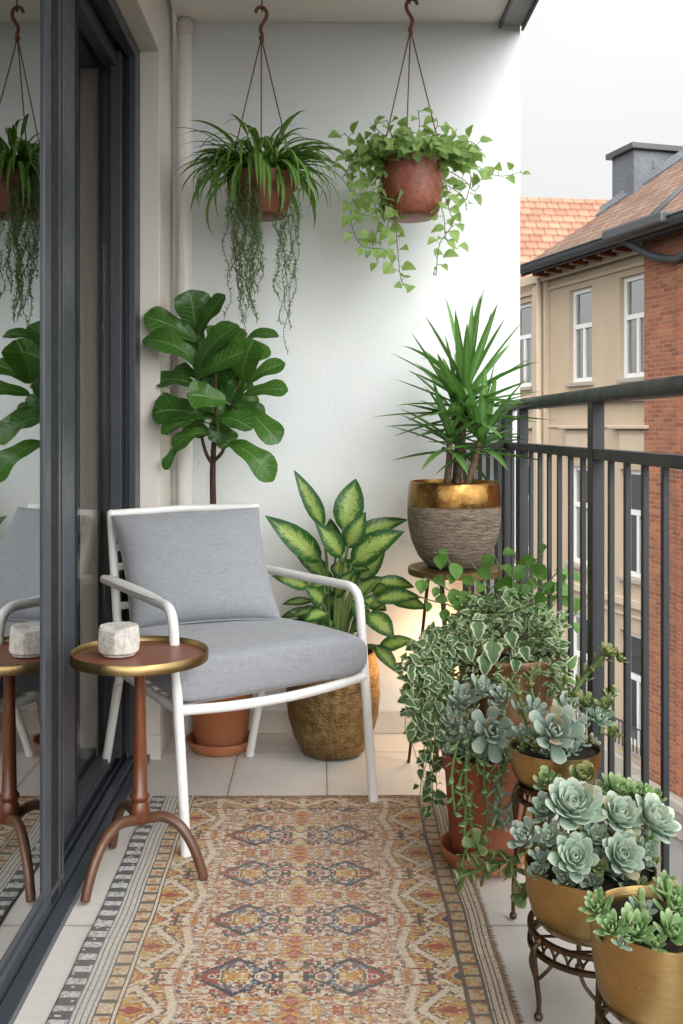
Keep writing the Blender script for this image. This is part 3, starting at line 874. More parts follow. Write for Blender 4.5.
def rug():
    x0, x1, y0, y1 = -.505, .362, .7, 2.966
    cs = .0030
    nx, ny = int((x1 - x0) / cs), int((y1 - y0) / cs)
    X, Y = np.meshgrid(x0 + (np.arange(nx) + .5) * cs, y0 + (np.arange(ny) + .5) * cs)
    Pd = .23
    a = np.abs(X - AX); yr = ((Y - 2.444) / Pd) % 1.0; yc = np.minimum(yr, 1 - yr) * Pd       # 0 at the medallion rows
    row = np.floor((Y - 2.444) / Pd + .5)

    def h(ix, iy, k):
        n = (ix.astype(np.int64) * 73856093) ^ (iy.astype(np.int64) * 19349663) ^ (k * 83492791)
        n = (n ^ (n >> 13)) * 1274126177 & 0x7fffffff
        return ((n >> 8) % 10007) / 10007.

    def cell(sz, k, sy=None):
        sy = sy or sz
        return h(np.floor(a / sz), np.floor(yc / sy), k)
    yraw = h(np.floor(X / .006), np.floor(Y / .006), 5)
    CR, BE, OR, YE, RE, PK, NB, GR, BL, BR = [np.array(c) for c in ((.70, .60, .47), (.50, .37, .24), (.52, .20, .06), (.58, .36, .09), (.36, .06, .04), (.50, .19, .14), (.035, .045, .065), (.10, .09, .08), (.10, .18, .26), (.17, .08, .045))]
    c = np.zeros(X.shape + (3,)); c[:] = CR

    def put(mask, col): c[mask] = col
    # fine all-over figure, mirrored so that it reads as woven ornament
    f1, f2, f3 = cell(.009, 1, .007), cell(.006, 2), cell(.014, 3, .008)
    put(f1 > .84, BE); put((f2 > .91), PK); put((f3 > .90), OR); put((f3 < .07) & (f2 > .3), RE * .7 + CR * .3); put((f1 < .08), GR); put((f2 < .05), BL)
    # thin horizontal weft lines
    ln = (np.floor(yc / .0045) % 4 == 1) & (h(np.floor(a / .03), np.floor(yc / .0045), 9) > .45) & (a > .02) & (a < .19) & (yc > .045)
    put(ln & (f2 > .25), RE * .6 + CR * .4)
    ln2 = (np.floor(yc / .0045) % 6 == 4) & (h(np.floor(a / .05), np.floor(yc / .0045), 19) > .5) & (a < .22)
    put(ln2 & (f1 > .2), GR * .7 + CR * .3)
    # diagonal lattice between the medallions
    lat = np.abs(((a + yc * 1.15) / .058) % 1 - .5) < .07; lat |= np.abs(((a - yc * 1.15) / .058) % 1 - .5) < .07
    put(lat & (f2 > .70), RE * .5 + BE * .5)
    cl = h(np.floor(a / .020), np.floor(yc / .014), 77); c2_ = cell(.005, 78)
    put((cl > .80) & (c2_ > .45), RE); put((cl > .86) & (c2_ > .5), OR); put((cl < .14) & (c2_ > .5), YE); put((cl > .35) & (cl < .42) & (c2_ > .5), NB * .6 + GR * .4); put((cl > .46) & (cl < .52) & (c2_ > .55), PK)
    # axis ornaments
    yh = Pd / 2 - yc
    ca = a / .034 + np.abs(yh - .030) / .026
    put((ca < 1.15) & (f2 > .15), YE); put((ca < .8) & (f1 > .5), OR); put((np.hypot(a, yh - .030) < .013), PK); put((np.abs(np.hypot(a, yh - .030) - .013) < .0025), RE)
    ca = a / .05 + np.abs(yh - .030) / .010
    put((ca < 1) & (f2 > .3) & (a > .014), PK)
    ca = a / .022 + np.abs(yc) / .016
    put((ca < 1) & (f1 > .3), YE)
    put((a / .012 + yh / .008 < 1), RE)
    # medallions
    m = np.abs(a - .115)
    jag = .012 * (cell(.010, 21) - .5)
    dm = m / .082 + yc / .066
    put((dm + jag * 6 < 1.0) & (f2 > .1), PK * .6 + CR * .4)
    put((dm < .97) & (f1 > .45), RE); put((dm < .97) & (f3 < .35), BL); put((dm < .9) & (cell(.007, 31) > .72), CR)
    put((np.abs(dm + jag * 5 - .98) < .095), NB); put((np.abs(dm - .80) < .035) & (f2 > .3), BL); put((np.abs(dm - .62) < .03), GR)
    rect = (m < .029) & (yc < .024); put(rect, YE); put(rect & ((m > .0255) | (yc > .021)), BR)
    put(rect & (cell(.0065, 41) > .62) & (m < .024) & (yc < .019), OR); put(rect & (cell(.0065, 42) > .8), CR)
    circ = np.hypot(a - .060, yc); put(circ < .022, NB); put(circ < .0175, CR); put((circ < .014) & (cell(.005, 43) > .5), PK); put((circ < .006), BL)
    dd = (a - .165) / .03 + yc / .022; put((dd < 1) & (a > .148), RE); put((np.abs(dd - 1) < .12) & (a > .148), GR)
    put((np.hypot(a - .162, yc) < .009), CR); put((np.hypot(a - .162, yc) < .005), NB)
    # thin upright line beside the medallion field
    put((np.abs(a - .197) < .0022) & (yc < .055), OR)
    q = (a - .155) / .045 + yh / .022; put((np.abs(a - .17) / .03 + yh / .02 < 1) & (f2 > .2), OR); put((np.abs(a - .17) / .015 + yh / .011 < 1), CR); put((np.abs(np.abs(a - .17) / .015 + yh / .011 - 1) < .15), GR)
    # outer field: zigzag cream bands around yellow and orange lozenges
    e1_ = .222 + .030 * np.abs(yr - .5) * 2
    out = a > e1_ - .011
    tri = np.abs(yr - .5) * 2                                   # 1 at medallion row
    e1 = .222 + .030 * tri
    fld = a > e1 + .006
    put(out & ~fld, CR); put((np.abs(a - e1 + .012) < .003) & (f2 > .3), RE * .5 + CR * .5)
    put(fld, BE)
    g1, g2 = cell(.008, 51, .006), cell(.012, 52, .007)
    put(fld & (g1 > .45), YE); put(fld & (g2 > .7), CR); put(fld & (g1 < .12), RE); put(fld & (g2 < .15), OR); put(fld & (cell(.005, 53) > .9), GR)
    lz = np.abs(a - .305) / .060 + yh / .075
    put(fld & (np.abs(lz - 1) < .13), CR); put(fld & (np.abs(lz - 1.22) < .05) & (f2 > .3), GR); put(fld & (np.abs(lz - .8) < .04) & (f2 > .3), BR)
    put(fld & (lz < .7) & (g1 > .25), YE); put(fld & (np.abs(a - .30) / .030 + yh / .014 < 1), RE); put(fld & (np.abs(np.abs(a - .30) / .038 + yh / .021 - 1) < .14) & (f2 > .2), OR)
    hk = (np.abs(yc - .012) < .003) & (a > .25) & (a < .285); hk |= (np.abs(a - .268) < .003) & (yc < .03); put(hk, NB * .6 + GR * .4)
    hk = (np.abs(yc - .030) < .003) & (a > .235) & (a < .262); put(hk, RE)
    l3 = np.abs(a - .33) / .05 + np.abs(yc) / .045; put(fld & (np.abs(l3 - 1) < .10), CR); put(fld & (l3 < .8) & (g2 > .45), OR); put(fld & (l3 < .3), NB)
    # end border
    en = y1 - Y
    eb = en < .10
    put(eb, BE); put(eb & (cell(.011, 61, .007) > .5), YE * .6 + BE * .4); put(eb & (cell(.008, 62, .006) > .78), RE); put(eb & (cell(.008, 63, .006) < .14), GR)
    put(eb & (np.abs(((X - AX) / .12) % 1 - .5) * .12 * 1.0 + 0 > .052) & (en > .03), CR)
    zz = np.abs(en - (.035 + .05 * np.abs(((a / .16) % 1) - .5) * 2)); put(eb & (zz < .007), CR)
    put((np.abs(en - .103) < .0025) | (np.abs(en - .026) < .003) | (np.abs(en - .016) < .002), BR); put(en < .012, BR * .6 + RE * .4)
    # left border
    xl = X - x0
    rag = .003 * (h(np.floor(Y / .02), np.floor(Y / .02) * 0, 71) - .5)
    L = xl < .128
    put(L, CR * 1.02)
    p1 = (Y / .046) % 1
    da = (xl < .046)
    w1 = .5 + .12 * (h(np.floor(Y / .046), np.floor(Y / .046) * 0, 72) - .5)
    put(da, np.array((.62, .62, .60))); put(da & (yraw > .75) & (p1 >= w1), np.array((.33, .36, .38)))
    put(da & (p1 < w1) & (yraw > .06), np.array((.045, .06, .085))); put(da & ((xl < .004) | (xl > .0425)), np.array((.11, .13, .15)))
    w = (xl >= .046) & (xl < .086); put(w, np.array((.62, .60, .56))); put(w & (np.abs(((xl - .046) / .0125) % 1 - .5) < .14), np.array((.20, .19, .18)))
    s_ = (xl >= .086) & (xl < .118); put(s_, BE * 1.15); put(s_ & (cell(.006, 73) > .7), YE * .5 + CR * .5); put(s_ & (cell(.01, 74) > .88), OR); put(s_ & (cell(.007, 75) > .85), CR)
    put(s_ & ((Y / .044) % 1 < .26), np.array((.10, .09, .08)))
    put((np.abs(xl - .119) < .0022) | (np.abs(xl - .127) < .0022) | (np.abs(xl - .087) < .0015), np.array((.09, .085, .08)))
    # right border
    xr = x1 - X
    Rr = xr < .086
    put(Rr, BE); put((xr >= .044) & (xr < .080), BE * 1.1); s_ = (xr >= .046) & (xr < .078)
    put(s_ & (cell(.006, 83) > .6), YE * .6 + BE * .4); put(s_ & (cell(.01, 84) > .82), OR); put(s_ & ((Y / .044) % 1 < .25), np.array((.13, .10, .08)))
    put((np.abs(xr - .084) < .0022) | (np.abs(xr - .079) < .0015) | (np.abs(xr - .045) < .002), np.array((.10, .085, .07)))
    st_ = xr < .043; put(st_, CR * .9); put(st_ & (np.abs((xr / .0105) % 1 - .5) < .2), BR * .7 + GR * .3); put(xr < .006, BR)
    # yarn by yarn variation, wear
    yn = h(np.arange(nx)[None, :] + np.zeros((ny, 1)), np.arange(ny)[:, None] + np.zeros((1, nx)), 99)
    drop = h(np.floor(a / .0065), np.floor(yc / .0065), 111) > .90
    c[drop & ~L & ~Rr] = c[drop & ~L & ~Rr] * .45 + CR * .55
    dk = h(np.floor(X / .0045), np.floor(Y / .0045), 112) > .88
    c[dk & ~L] *= .62
    c *= (.80 + .34 * yn)[..., None]
    fade = .5 + .5 * np.sin(X * 9 + 1.3 * np.sin(Y * 5)) * np.cos(Y * 7 + X * 3)
    c = c * (1 - .12 * fade[..., None]) + CR * (.12 * fade[..., None])
    c = np.clip(c * 1.0, 0, 1)
    vx, vy = np.meshgrid(x0 + np.arange(nx + 1) * cs, y0 + np.arange(ny + 1) * cs)
    edge = np.minimum(np.minimum(vx - x0, vx.max() - vx), vy.max() - vy)
    vz = .006 * np.clip(edge / .004, .2, 1) + .0006 * np.sin(vx * 30 + np.sin(vy * 11)) + .0008
    vz = vz + .0022 * np.clip(1 - edge / .10, 0, 1) * np.clip(np.sin(vy * 13 + vx * 4) + .3 * np.sin(vy * 31), 0, 1)
    vx = vx + .0022 * np.sin(vy * 9) + .0012 * np.sin(vy * 23)
    co = np.stack([vx, vy, vz], -1).reshape(-1, 3)
    me = bpy.data.meshes.new('rug')
    me.vertices.add(len(co)); me.vertices.foreach_set('co', co.reshape(-1).astype(np.float32))
    i = (np.arange(ny)[:, None] * (nx + 1) + np.arange(nx)[None, :]).reshape(-1)
    q = np.stack([i, i + 1, i + nx + 2, i + nx + 1], -1).astype(np.int32)
    me.loops.add(q.size); me.loops.foreach_set('vertex_index', q.reshape(-1))
    me.polygons.add(len(q)); me.polygons.foreach_set('loop_start', np.arange(len(q), dtype=np.int32) * 4)
    me.polygons.foreach_set('use_smooth', np.ones(len(q), bool))
    me.update(calc_edges=True)
    at = me.color_attributes.new('weave', 'FLOAT_COLOR', 'CORNER')
    cc = np.concatenate([c.reshape(-1, 3), np.ones((len(q), 1))], -1); cc = np.repeat(cc, 4, 0)
    at.data.foreach_set('color', cc.reshape(-1).astype(np.float32))
    g = NT('woven_rug'); v = g.obj()
    ca_ = g.n('VertexColor'); ca_.layer_name = 'weave'
    n1 = g.noise(g.scale(v, (160, 420, 1)), 1, 2); n2 = g.noise(v, 300, 2); n3 = g.noise(v, 4, 4)
    col = g.mix(g.ramp(n1, .3, .7, 0, .22), ca_.outputs[0], (.44, .36, .28)); col = g.mix(g.ramp(n3, .4, .8, 0, .12), col, (.34, .26, .19))
    g.fin(col, .95, nrm=g.bump(g.math('ADD', n1, n2), .0022), spec=.1, sheen=.1)
    me.materials.append(g.m)
    o = bpy.data.objects.new('pile', me); COL.objects.link(o)
    return o


rug_t = thing('patterned_rug', 'long flat woven rug with cream, orange and blue oriental pattern on the floor tiles', 'rug', (-.07, 1.85, 0))
o = rug(); o.parent = rug_t; o.location = -Vector(rug_t.location)
b = MB()
for side in (0, 1):
    y = .72
    while y < 2.96:
        if side: b.leaf((.361, y, .003), (.361 + R(.008, .014), y + R(-.004, .004), .002), .0035, (0, 0, 1), lambda t: 1 - .6 * t, .05, 3, 0, 0, 1)
        y += R(.003, .0055)
b.build('fringe', m_paint('fringe', (.22, .12, .07), .95), rug_t)

# ============================================================ CHAIR
def chair():
    t = thing('armchair', 'white tubular outdoor armchair with grey seat and back cushions', 'armchair', (-.28, 2.95, 0))
    FL, FR, BR_, BL_ = Vector((-.346, 2.547, .011)), Vector((.149, 2.92, .011)), Vector((-.24, 3.328, .011)), Vector((-.672, 3.10, .045))
    fk, fk2 = Vector((-.385, 2.575, .630)), Vector((.108, 2.945, .625))
    KL, KR_ = Vector((-.600, 2.975, .37)), Vector((-.175, 3.20, .37))
    TL, TR = Vector((-.668, 3.165, .823)), Vector((-.225, 3.395, .826))
    AL, AR = Vector((-.664, 3.075, .628)), Vector((-.172, 3.295, .628))
    r = .0135
    # legs, each with its arm
    for f, k, a, w in ((FL, fk, AL, 1), (FR, fk2, AR, 0)):
        d = (a - k).normalized(); up = (k - f).normalized(); c = .055
        b = MB(); b.lathe([(.0, -.011), (.0125, -.0105), (.0145, -.006), (.0145, .012), (.0136, .013)], f, 14)
        b.build('foot_cap', M['white'], t)
        arc = [k - up * c]
        for i in range(1, 8):
            q = i / 8; arc.append((k - up * c) * (1 - q) ** 2 + k * 2 * q * (1 - q) + (k + d * c) * q * q)
        arc.append(k + d * c)
        end = a + d * .02
        b = MB(); b.tube([f, f.lerp(k, .5)] + arc + [k.lerp(a, .4), end], r, 16)
        b.build('leg_and_armrest', M['white'], t)
        if w:
            b = MB(); sd = d.cross(Vector((0, 0, 1))).normalized(); p = [k.lerp(a, q_) for q_ in (.14, .24, .36, .55, .97)]
            b.tube([q + Vector((0, 0, .010)) for q in p], [.008, .015, .020, .023, .022], 14, flat=.30, hint=(0, 0, 1)); b.build('arm_pad', M['white'], t)
    for f, k, T in ((BL_, KL, TL), (BR_, KR_, TR)):
        b = MB(); b.tube(smooth_path([f, k.lerp(f, .12)], 2), r, 14); b.lathe([(.0, -.011), (.0145, -.006), (.0145, .004)], f, 14); b.build('leg', M['white'], t)
        b = MB(); b.tube(smooth_path([k + (f - k) * .10, k, k + (T - k) * .12, T.lerp(k, .4), T], 4), r, 14); b.ball(T, r * 1.02, 14); b.build('back_post', M['white'], t)
    b = MB(); m = TL.lerp(TR, .5) + Vector((-.012, .022, .004)); b.tube(smooth_path([TL, TL.lerp(TR, .25) + Vector((-.008, .014, .002)), m, TL.lerp(TR, .75) + Vector((-.008, .014, .002)), TR], 4), r * .95, 14); b.build('top_rail', M['white'], t)
    for i in range(7):
        q = .10 + i * .125
        a, c = TL.lerp(KL, q), TR.lerp(KR_, q); mm = a.lerp(c, .5) + Vector((-.012, .024, 0))
        b = MB(); b.tube(smooth_path([a, mm, c], 6), .0125, 10, flat=.30, hint=(-.3, .8, .2)); b.build('back_slat', M['white'], t)
    # seat frame
    sl_, sr_ = FL.lerp(fk, .580), FR.lerp(fk2, .580)
    fwd = Vector((.517, -.856, 0))
    b = MB(); b.tube(smooth_path([sl_, sl_.lerp(sr_, .25) + fwd * .018 + Vector((0, 0, -.008)), sl_.lerp(sr_, .5) + fwd * .022 + Vector((0, 0, -.011)), sl_.lerp(sr_, .75) + fwd * .016 + Vector((0, 0, -.008)), sr_], 5), r, 14)
    b.tube([sl_, KL + Vector((0, 0, .0))], r * .92, 12); b.tube([sr_, KR_], r * .92, 12); b.tube([KL, KR_], r * .92, 12)
    b.build('seat_frame', M['white'], t)
    for i in range(6):
        q = (i + .7) / 6.4; b = MB(); b.tube([sl_.lerp(KL, q), sr_.lerp(KR_, q)], .014, 10, flat=.3); b.build('seat_slat', M['white'], t)
    # cushions
    def cushion(name, P, T, nrm, e, n=26, pin=.0, bulge=1., sag=None):
        nrm = Vector(nrm).normalized(); b = MB(); top = []; bot = []

        def pt(u, v):
            su, sv = (u + 1) / 2, (v + 1) / 2
            # corners pulled out, edges pulled in slightly
            eu = 1 - pin * (1 - v * v) ** 1 * abs(u) ** 3; ev = 1 - pin * (1 - u * u) * abs(v) ** 3
            su, sv = (u * eu + 1) / 2, (v * ev + 1) / 2
            return (P[0] * (1 - su) + P[1] * su) * (1 - sv) + (P[3] * (1 - su) + P[2] * su) * sv
        vs = []; idx = {}
        for s_ in (1, -1):
            for i in range(n + 1):
                for j in range(n + 1):
                    u, v = math.sin((i / n * 2 - 1) * PI / 2), math.sin((j / n * 2 - 1) * PI / 2)
                    h = (1 - abs(u) ** e) ** (1 / (e * .5 + 1)) * (1 - abs(v) ** e) ** (1 / (e * .5 + 1)) if abs(u) < 1 and abs(v) < 1 else 0
                    h *= 1 - bulge + bulge * (1 - .35 * (u * u + v * v) / 2)
                    w_ = .0035 * math.sin(3.1 * u + 2 * v) * math.cos(2.3 * v - u) * h
                    p = pt(u, v) + nrm * (s_ * h * T / 2 + w_)
                    if sag and s_ > 0: p += sag(u, v)
                    if s_ < 0 and (i in (0, n) or j in (0, n)): idx[(s_, i, j)] = idx[(1, i, j)]
                    else: idx[(s_, i, j)] = len(vs); vs.append(p)
        fs = []
        for s_ in (1, -1):
            for i in range(n):
                for j in range(n):
                    f = (idx[(s_, i, j)], idx[(s_, i + 1, j)], idx[(s_, i + 1, j + 1)], idx[(s_, i, j + 1)])
                    fs.append(f if s_ > 0 else f[::-1])
        b.add(vs, fs); o = b.build(name, M['fabric'], t)
        ring = [vs[idx[(1, i, 0)]] for i in range(n + 1)] + [vs[idx[(1, n, j)]] for j in range(1, n + 1)] + [vs[idx[(1, i, n)]] for i in range(n - 1, -1, -1)] + [vs[idx[(1, 0, j)]] for j in range(n - 1, 0, -1)]
        return o, ring
    zs = .440
    a, c = .498, .372
    P = [Vector((-.368, 2.555, zs)), Vector((.132, 2.895, zs)), Vector((-.160, 3.215, zs)), Vector((-.590, 2.98, zs))]
    ctr = sum(P, Vector()) / 4
    o, ring = cushion('seat_cushion', P, .138, (0, 0, 1), 9, 30, 0, .12)
    b = MB(); pth = ring + [ring[0]]
    b.tube([p + Vector((0, 0, .022)) for p in pth], .0032, 6, cap=False); b.tube([p - Vector((0, 0, .028)) for p in pth], .0032, 6, cap=False)
    P = [Vector((-.562, 2.945, .500)), Vector((-.128, 3.050, .512)), Vector((-.210, 3.300, .832)), Vector((-.656, 3.115, .820))]
    nn = (P[1] - P[0]).cross(P[3] - P[0]); nn = nn if nn.y < 0 else -nn
    o, ring = cushion('back_cushion', P, .175, nn, 3.2, 30, .06, .75)
    b = MB(); b.tube(ring + [ring[0]], .0036, 6, cap=False); b.build('piping', M['piping'], o, local=False)
    return t


chair()

# ============================================================ SIDE TABLE
t = thing('side_table', 'round brown side table with a brass rim and curved tripod legs', 'side table', (-.463, 2.45, 0))
c = (-.446, 2.45, 0)
b = MB(); b.lathe([(.0, .528), (.10, .528), (.161, .531), (.161, .5385), (.0, .5385)], c, 72); b.build('tabletop', M['tabletop'], t, auto=40)
b = MB(); b.lathe([(.1615, .5275), (.1660, .5270), (.1670, .530), (.1670, .5510), (.1656, .5520), (.1640, .5510), (.1615, .5392)], c, 96); b.build('rim', M['brass'], t, auto=60)
b = MB(); b.lathe([(.0, .135), (.022, .135), (.025, .150), (.024, .170), (.019, .182), (.024, .190), (.0245, .197), (.018, .206), (.0165, .30), (.0145, .42), (.0135, .50), (.020, .515), (.036, .527), (.0, .527)], c, 32); b.build('column', M['tablewood'], t, auto=50)
hub = Vector((-.446, 2.45, .138))
for fx, fy in ((-.544, 2.296), (-.285, 2.41), (-.545, 2.60)):
    ft = Vector((fx, fy, .008)); d = ft - hub; d.z = 0
    pts = [hub + d * k + Vector((0, 0, z)) for k, z in ((0, -.004), (.18, .006), (.42, .010), (.66, -.012), (.84, -.055), (.95, -.10))] + [ft]
    b = MB(); b.tube(smooth_path(pts, 5), [.0135 - .002 * i / 30 for i in range(31)], 12, hint=(0, 0, 1)); b.build('leg', M['tableleg'], t)
t = thing('stone_vessel', 'small chunky white veined stone vessel standing on the brown side table', 'stone vessel', (-.497, 2.445, .539))
b = MB(); random.seed(5)
pr = [(.030, 0), (.040, .003), (.041, .007), (.048, .012), (.051, .030), (.0505, .052), (.048, .068), (.0445, .074), (.012, .0735), (.0, .0735)]
vs = []; seg = 40
c0 = Vector((-.497, 2.445, .5392))
cuts = [(Vector((-.55, -.85, .05)).normalized(), .0455), (Vector((.25, -.95, -.18)).normalized(), .0455), (Vector((.9, -.5, .1)).normalized(), .0465), (Vector((-.95, -.25, -.1)).normalized(), .047), (Vector((-.2, -.7, .75)).normalized(), .075), (Vector((.6, -.6, .6)).normalized(), .079)]
for (r_, z) in pr:
    for k in range(seg):
        th = 2 * PI * k / seg; p = Vector((math.cos(th) * r_, math.sin(th) * r_, z))
        for (n_, d_) in cuts:
            e = p.dot(n_) - d_
            if e > 0 and z > .008: p = p - n_ * e
        if .008 < z: p += Vector((R(-1, 1), R(-1, 1), R(-.5, .5))) * .0007
        vs.append(c0 + p)
fs = [(i * seg + k, i * seg + (k + 1) % seg, (i + 1) * seg + (k + 1) % seg, (i + 1) * seg + k) for i in range(len(pr) - 1) for k in range(seg)]
b.add(vs, fs); b.build('body', M['stone'], t, auto=14)

# ============================================================ HANGING PLANTS
random.seed(21)


def hanging(name, label, px, rim_y, bot_y, rw, d, profile, mat, cords_y):
    c = W(px, rim_y, d); t = thing(name, label, 'hanging plant', c, group='plants hanging from the balcony ceiling')
    hgt = (bot_y - rim_y) * d / F; r = rw / 2 * d / F
    b = MB(); b.lathe([(x * r, -hgt + z * hgt) for x, z in profile], c, 56)
    b.build('pot', mat, t, auto=50)
    b = MB(); b.lathe([(0, -.018), (r * .9, -.016), (r * .9, -.03)], c, 30); b.build('soil', M['soil'], t)
    top = Vector((c.x - .002, c.y, H + (HY - cords_y) * d / F))
    for k in range(3):
        a = [math.radians(200), math.radians(340), math.radians(95)][k]
        q = c + Vector((math.cos(a) * r * .98, math.sin(a) * r * .98, -.008))
        b = MB(); b.tube([top, top.lerp(q, .5), q], .0022, 6); b.ball(q, .006, 8); b.build('cord', M['cord'], t)
    hx = top
    zt = ZC + .0
    b = MB()
    s = -1 if px > 300 else 1
    dz = 0
    pts = [W(px + s * q[0], cords_y - q[1], d) for q in ((0, -4), (0, 3), (-1.5, 9), (1, 15), (4, 20), (4.5, 26), (1, 30.5), (-4, 30), (-6.5, 25.5))]
    b.tube(smooth_path(pts, 5), .0062, 10); b.ball(top, .0085, 10, sz=1.3); b.build('hook', M['cord'], t)
    b = MB(); e = hx + Vector((.002 * s, 0, 0)); zb_ = H + (HY - (cords_y - 27.5)) * d / F; b.tube(smooth_path([(e.x, e.y, zt - .001), (e.x, e.y, zb_ + .012), (e.x, e.y + .008, zb_ + .004), (e.x, e.y, zb_ - .004), (e.x, e.y - .008, zb_ + .004), (e.x, e.y, zb_ + .010)], 4), .0022, 8)
    b.lathe([(.0, zt - .004), (.012, zt - .003), (.012, zt - .0005)], (e.x, e.y, 0), 16); b.build('eye_screw', M['hairpin'], t)
    return t, c, r


pp = [(.0, 0), (.66, 0), (.70, .03), (.76, .25), (.90, .62), (.95, .66), (1.0, .70), (1.0, 1.0), (.95, 1.0), (.93, .85), (.85, .6), (.0, .6)]
t, c, r = hanging('spider_plant', 'hanging brown pot of arching strap leaves with thin strands trailing far below it', 262, 176, 217, 70, 3.32, pp, m_terra('brown_terracotta', (.20, .070, .036), .3), 38)
b = MB()
for i in range(190):
    a = R(0, 2 * PI); L = R(.16, .40); k = R(.1, 1)
    if i % 3 == 0: a = R(PI * 1.15, PI * 1.85)
    o = Vector((math.cos(a), math.sin(a) * (.50 if math.sin(a) > 0 else .75), 0))
    base = c + o * R(.01, .085) + Vector((0, 0, -.015))
    o.normalize(); L = R(.17, .36); e0 = math.radians(R(35, 88)); bend = math.radians(R(85, 165)); tw = R(-.5, .5)
    pts = [base]; p = base.copy()
    for j in range(1, 12):
        q = j / 11; e = e0 - bend * q ** 1.15
        oo = (o + Vector((-o.y, o.x, 0)) * tw * q).normalized(); oo.y *= .7
        p = p + (oo * math.cos(e) + Vector((0, 0, math.sin(e)))) * L / 11
        if p.y > 3.57: p.y = 3.57
        pts.append(p.copy())
    b.blade(pts, R(.013, .023), P_STRAP, Vector((0, 0, 1)) + o * .8, .35)
b.build('foliage', M['spider'], t)
b = MB()
st_ = MB()


def strand(x0, y0, x1, y1, d, n=30):
    A, B = W(x0, y0, d), W(x1, y1, d + R(-.03, .03)); ph = R(0, 6); am = R(.004, .010)
    pts = []
    for i in range(n + 1):
        q = i / n
        pts.append(A.lerp(B, q) + Vector((am * math.sin(q * 9 + ph) + .006 * math.sin(q * 23 + ph), am * math.cos(q * 7 + ph), 0)))
    st_.tube(pts, [.0011] * (n + 1), 4, cap=False)
    for i in range(1, n * 2):
        q = i / (n * 2.); p = pts[int(q * n)].lerp(pts[min(n, int(q * n) + 1)], q * n % 1)
        for s in (1, 2):
            a = R(0, 2 * PI); dr = Vector((math.cos(a), math.sin(a), R(-.5, .9)))
            b.leaf(p, p + dr * R(.010, .019), .0058, (0, 0, 1), P_ROUND, .1, 3, .1)


for i in range(26):
    x = R(223, 262); yy = 340 - abs(x - 246) * 3.2 + R(-45, 6) if i > 3 else R(300, 350)
    strand(x, R(172, 190), x * .8 + 246 * .2 + R(-6, 6), yy, 3.32 - .09 + R(-.03, .04))
for i in range(9):
    x = R(270, 302); strand(x, R(178, 195), x * .5 + 286 * .5 + R(-4, 4), [355, 330, 300, 315, 270, 290, 262, 325, 280][i], 3.28 + R(-.04, .04))
b.build('trailing_leaves', M['needle'], t)
st_.build('trailing_stems', M['stem'], t)

pq = [(.0, 0), (.62, 0), (.70, .02), (.84, .12), (.93, .30), (.97, .50), (.93, .72), (.90, .84), (.93, .87), (.93, .97), (.88, 1.), (.84, .92), (.85, .6), (.0, .6)]
t, c, r = hanging('vine_plant', 'hanging glazed terracotta pot with heart shaped light green leaves on loose vines', 411, 160, 219, 66, 3.32, pq, M['glaze'], 30)
b = MB(); sm = MB(); D = 3.32


def vine(pts, d0, d1, lw, every=.028, mb=None, stemmb=None, prof=P_HEART, rad=.0015, pet=.02, lean=None):
    P3 = [W(x, y, d0 + (d1 - d0) * i / (len(pts) - 1)) + Vector((R(-.003, .003), R(-.02, .02), 0)) for i, (x, y) in enumerate(pts)]
    P3 = smooth_path(P3, 6); stemmb.tube(P3, rad, 5, cap=False)
    acc = 0; side = 1
    for i in range(1, len(P3)):
        acc += (P3[i] - P3[i - 1]).length
        if acc > every * R(.7, 1.3):
            acc = 0; side = -side
            tg = (P3[i] - P3[i - 1]).normalized(); sd = tg.cross(Vector((0, -1, 0))) * side
            o = (sd * R(.5, 1) + Vector((R(-.3, .3), R(-.9, .1), R(-.1, .6)))).normalized()
            p1 = P3[i] + o * pet * R(.6, 1.3); stemmb.tube([P3[i], p1], rad * .7, 4, cap=False)
            w = lw * R(.6, 1.25); dr = (o * .5 + Vector((R(-.4, .4), R(-.3, .1), R(-1., .1)))).normalized()
            mb.leaf(p1, p1 + dr * w * 1.25, w, Vector((R(-.5, .5), -1, R(0, .9))), prof, .10, 7, .22, .08, 4)


V = [[(385, 175), (368, 160), (352, 165), (343, 178)], [(388, 178), (360, 178), (352, 205), (352, 225), (362, 245), (385, 250), (392, 262)], [(395, 170), (372, 150), (352, 140), (345, 133)],
     [(392, 200), (395, 225), (398, 250), (402, 280), (412, 290)], [(388, 190), (375, 205), (380, 225), (372, 245), (378, 262)], [(440, 175), (448, 200), (452, 225), (440, 245), (437, 275)],
     [(445, 165), (462, 160), (478, 168), (495, 176), (512, 174), (522, 170)], [(440, 160), (455, 145), (470, 140), (482, 150)], [(435, 190), (445, 215), (446, 238), (458, 248)],
     [(445, 170), (465, 180), (475, 190), (480, 185)], [(410, 160), (418, 130), (418, 108)], [(400, 160), (392, 135), (388, 118)], [(420, 160), (435, 130), (437, 118)], [(425, 158), (450, 140), (458, 128)], [(400, 150), (380, 130), (372, 125)],
     [(385, 185), (362, 195), (350, 190)], [(438, 180), (462, 195), (468, 210)], [(405, 165), (408, 190), (400, 215)], [(382, 165), (362, 150), (350, 160), (347, 185)], [(392, 170), (378, 200), (390, 215), (384, 235)], [(438, 168), (458, 160), (470, 178), (466, 200)], [(396, 165), (388, 190), (396, 210), (392, 225)], [(432, 165), (436, 190), (430, 212)], [(396, 180), (385, 200), (370, 215), (355, 212)]]
for v_ in V: vine(v_, D - .02, D + R(-.16, .06), .034, .017, b, sm)
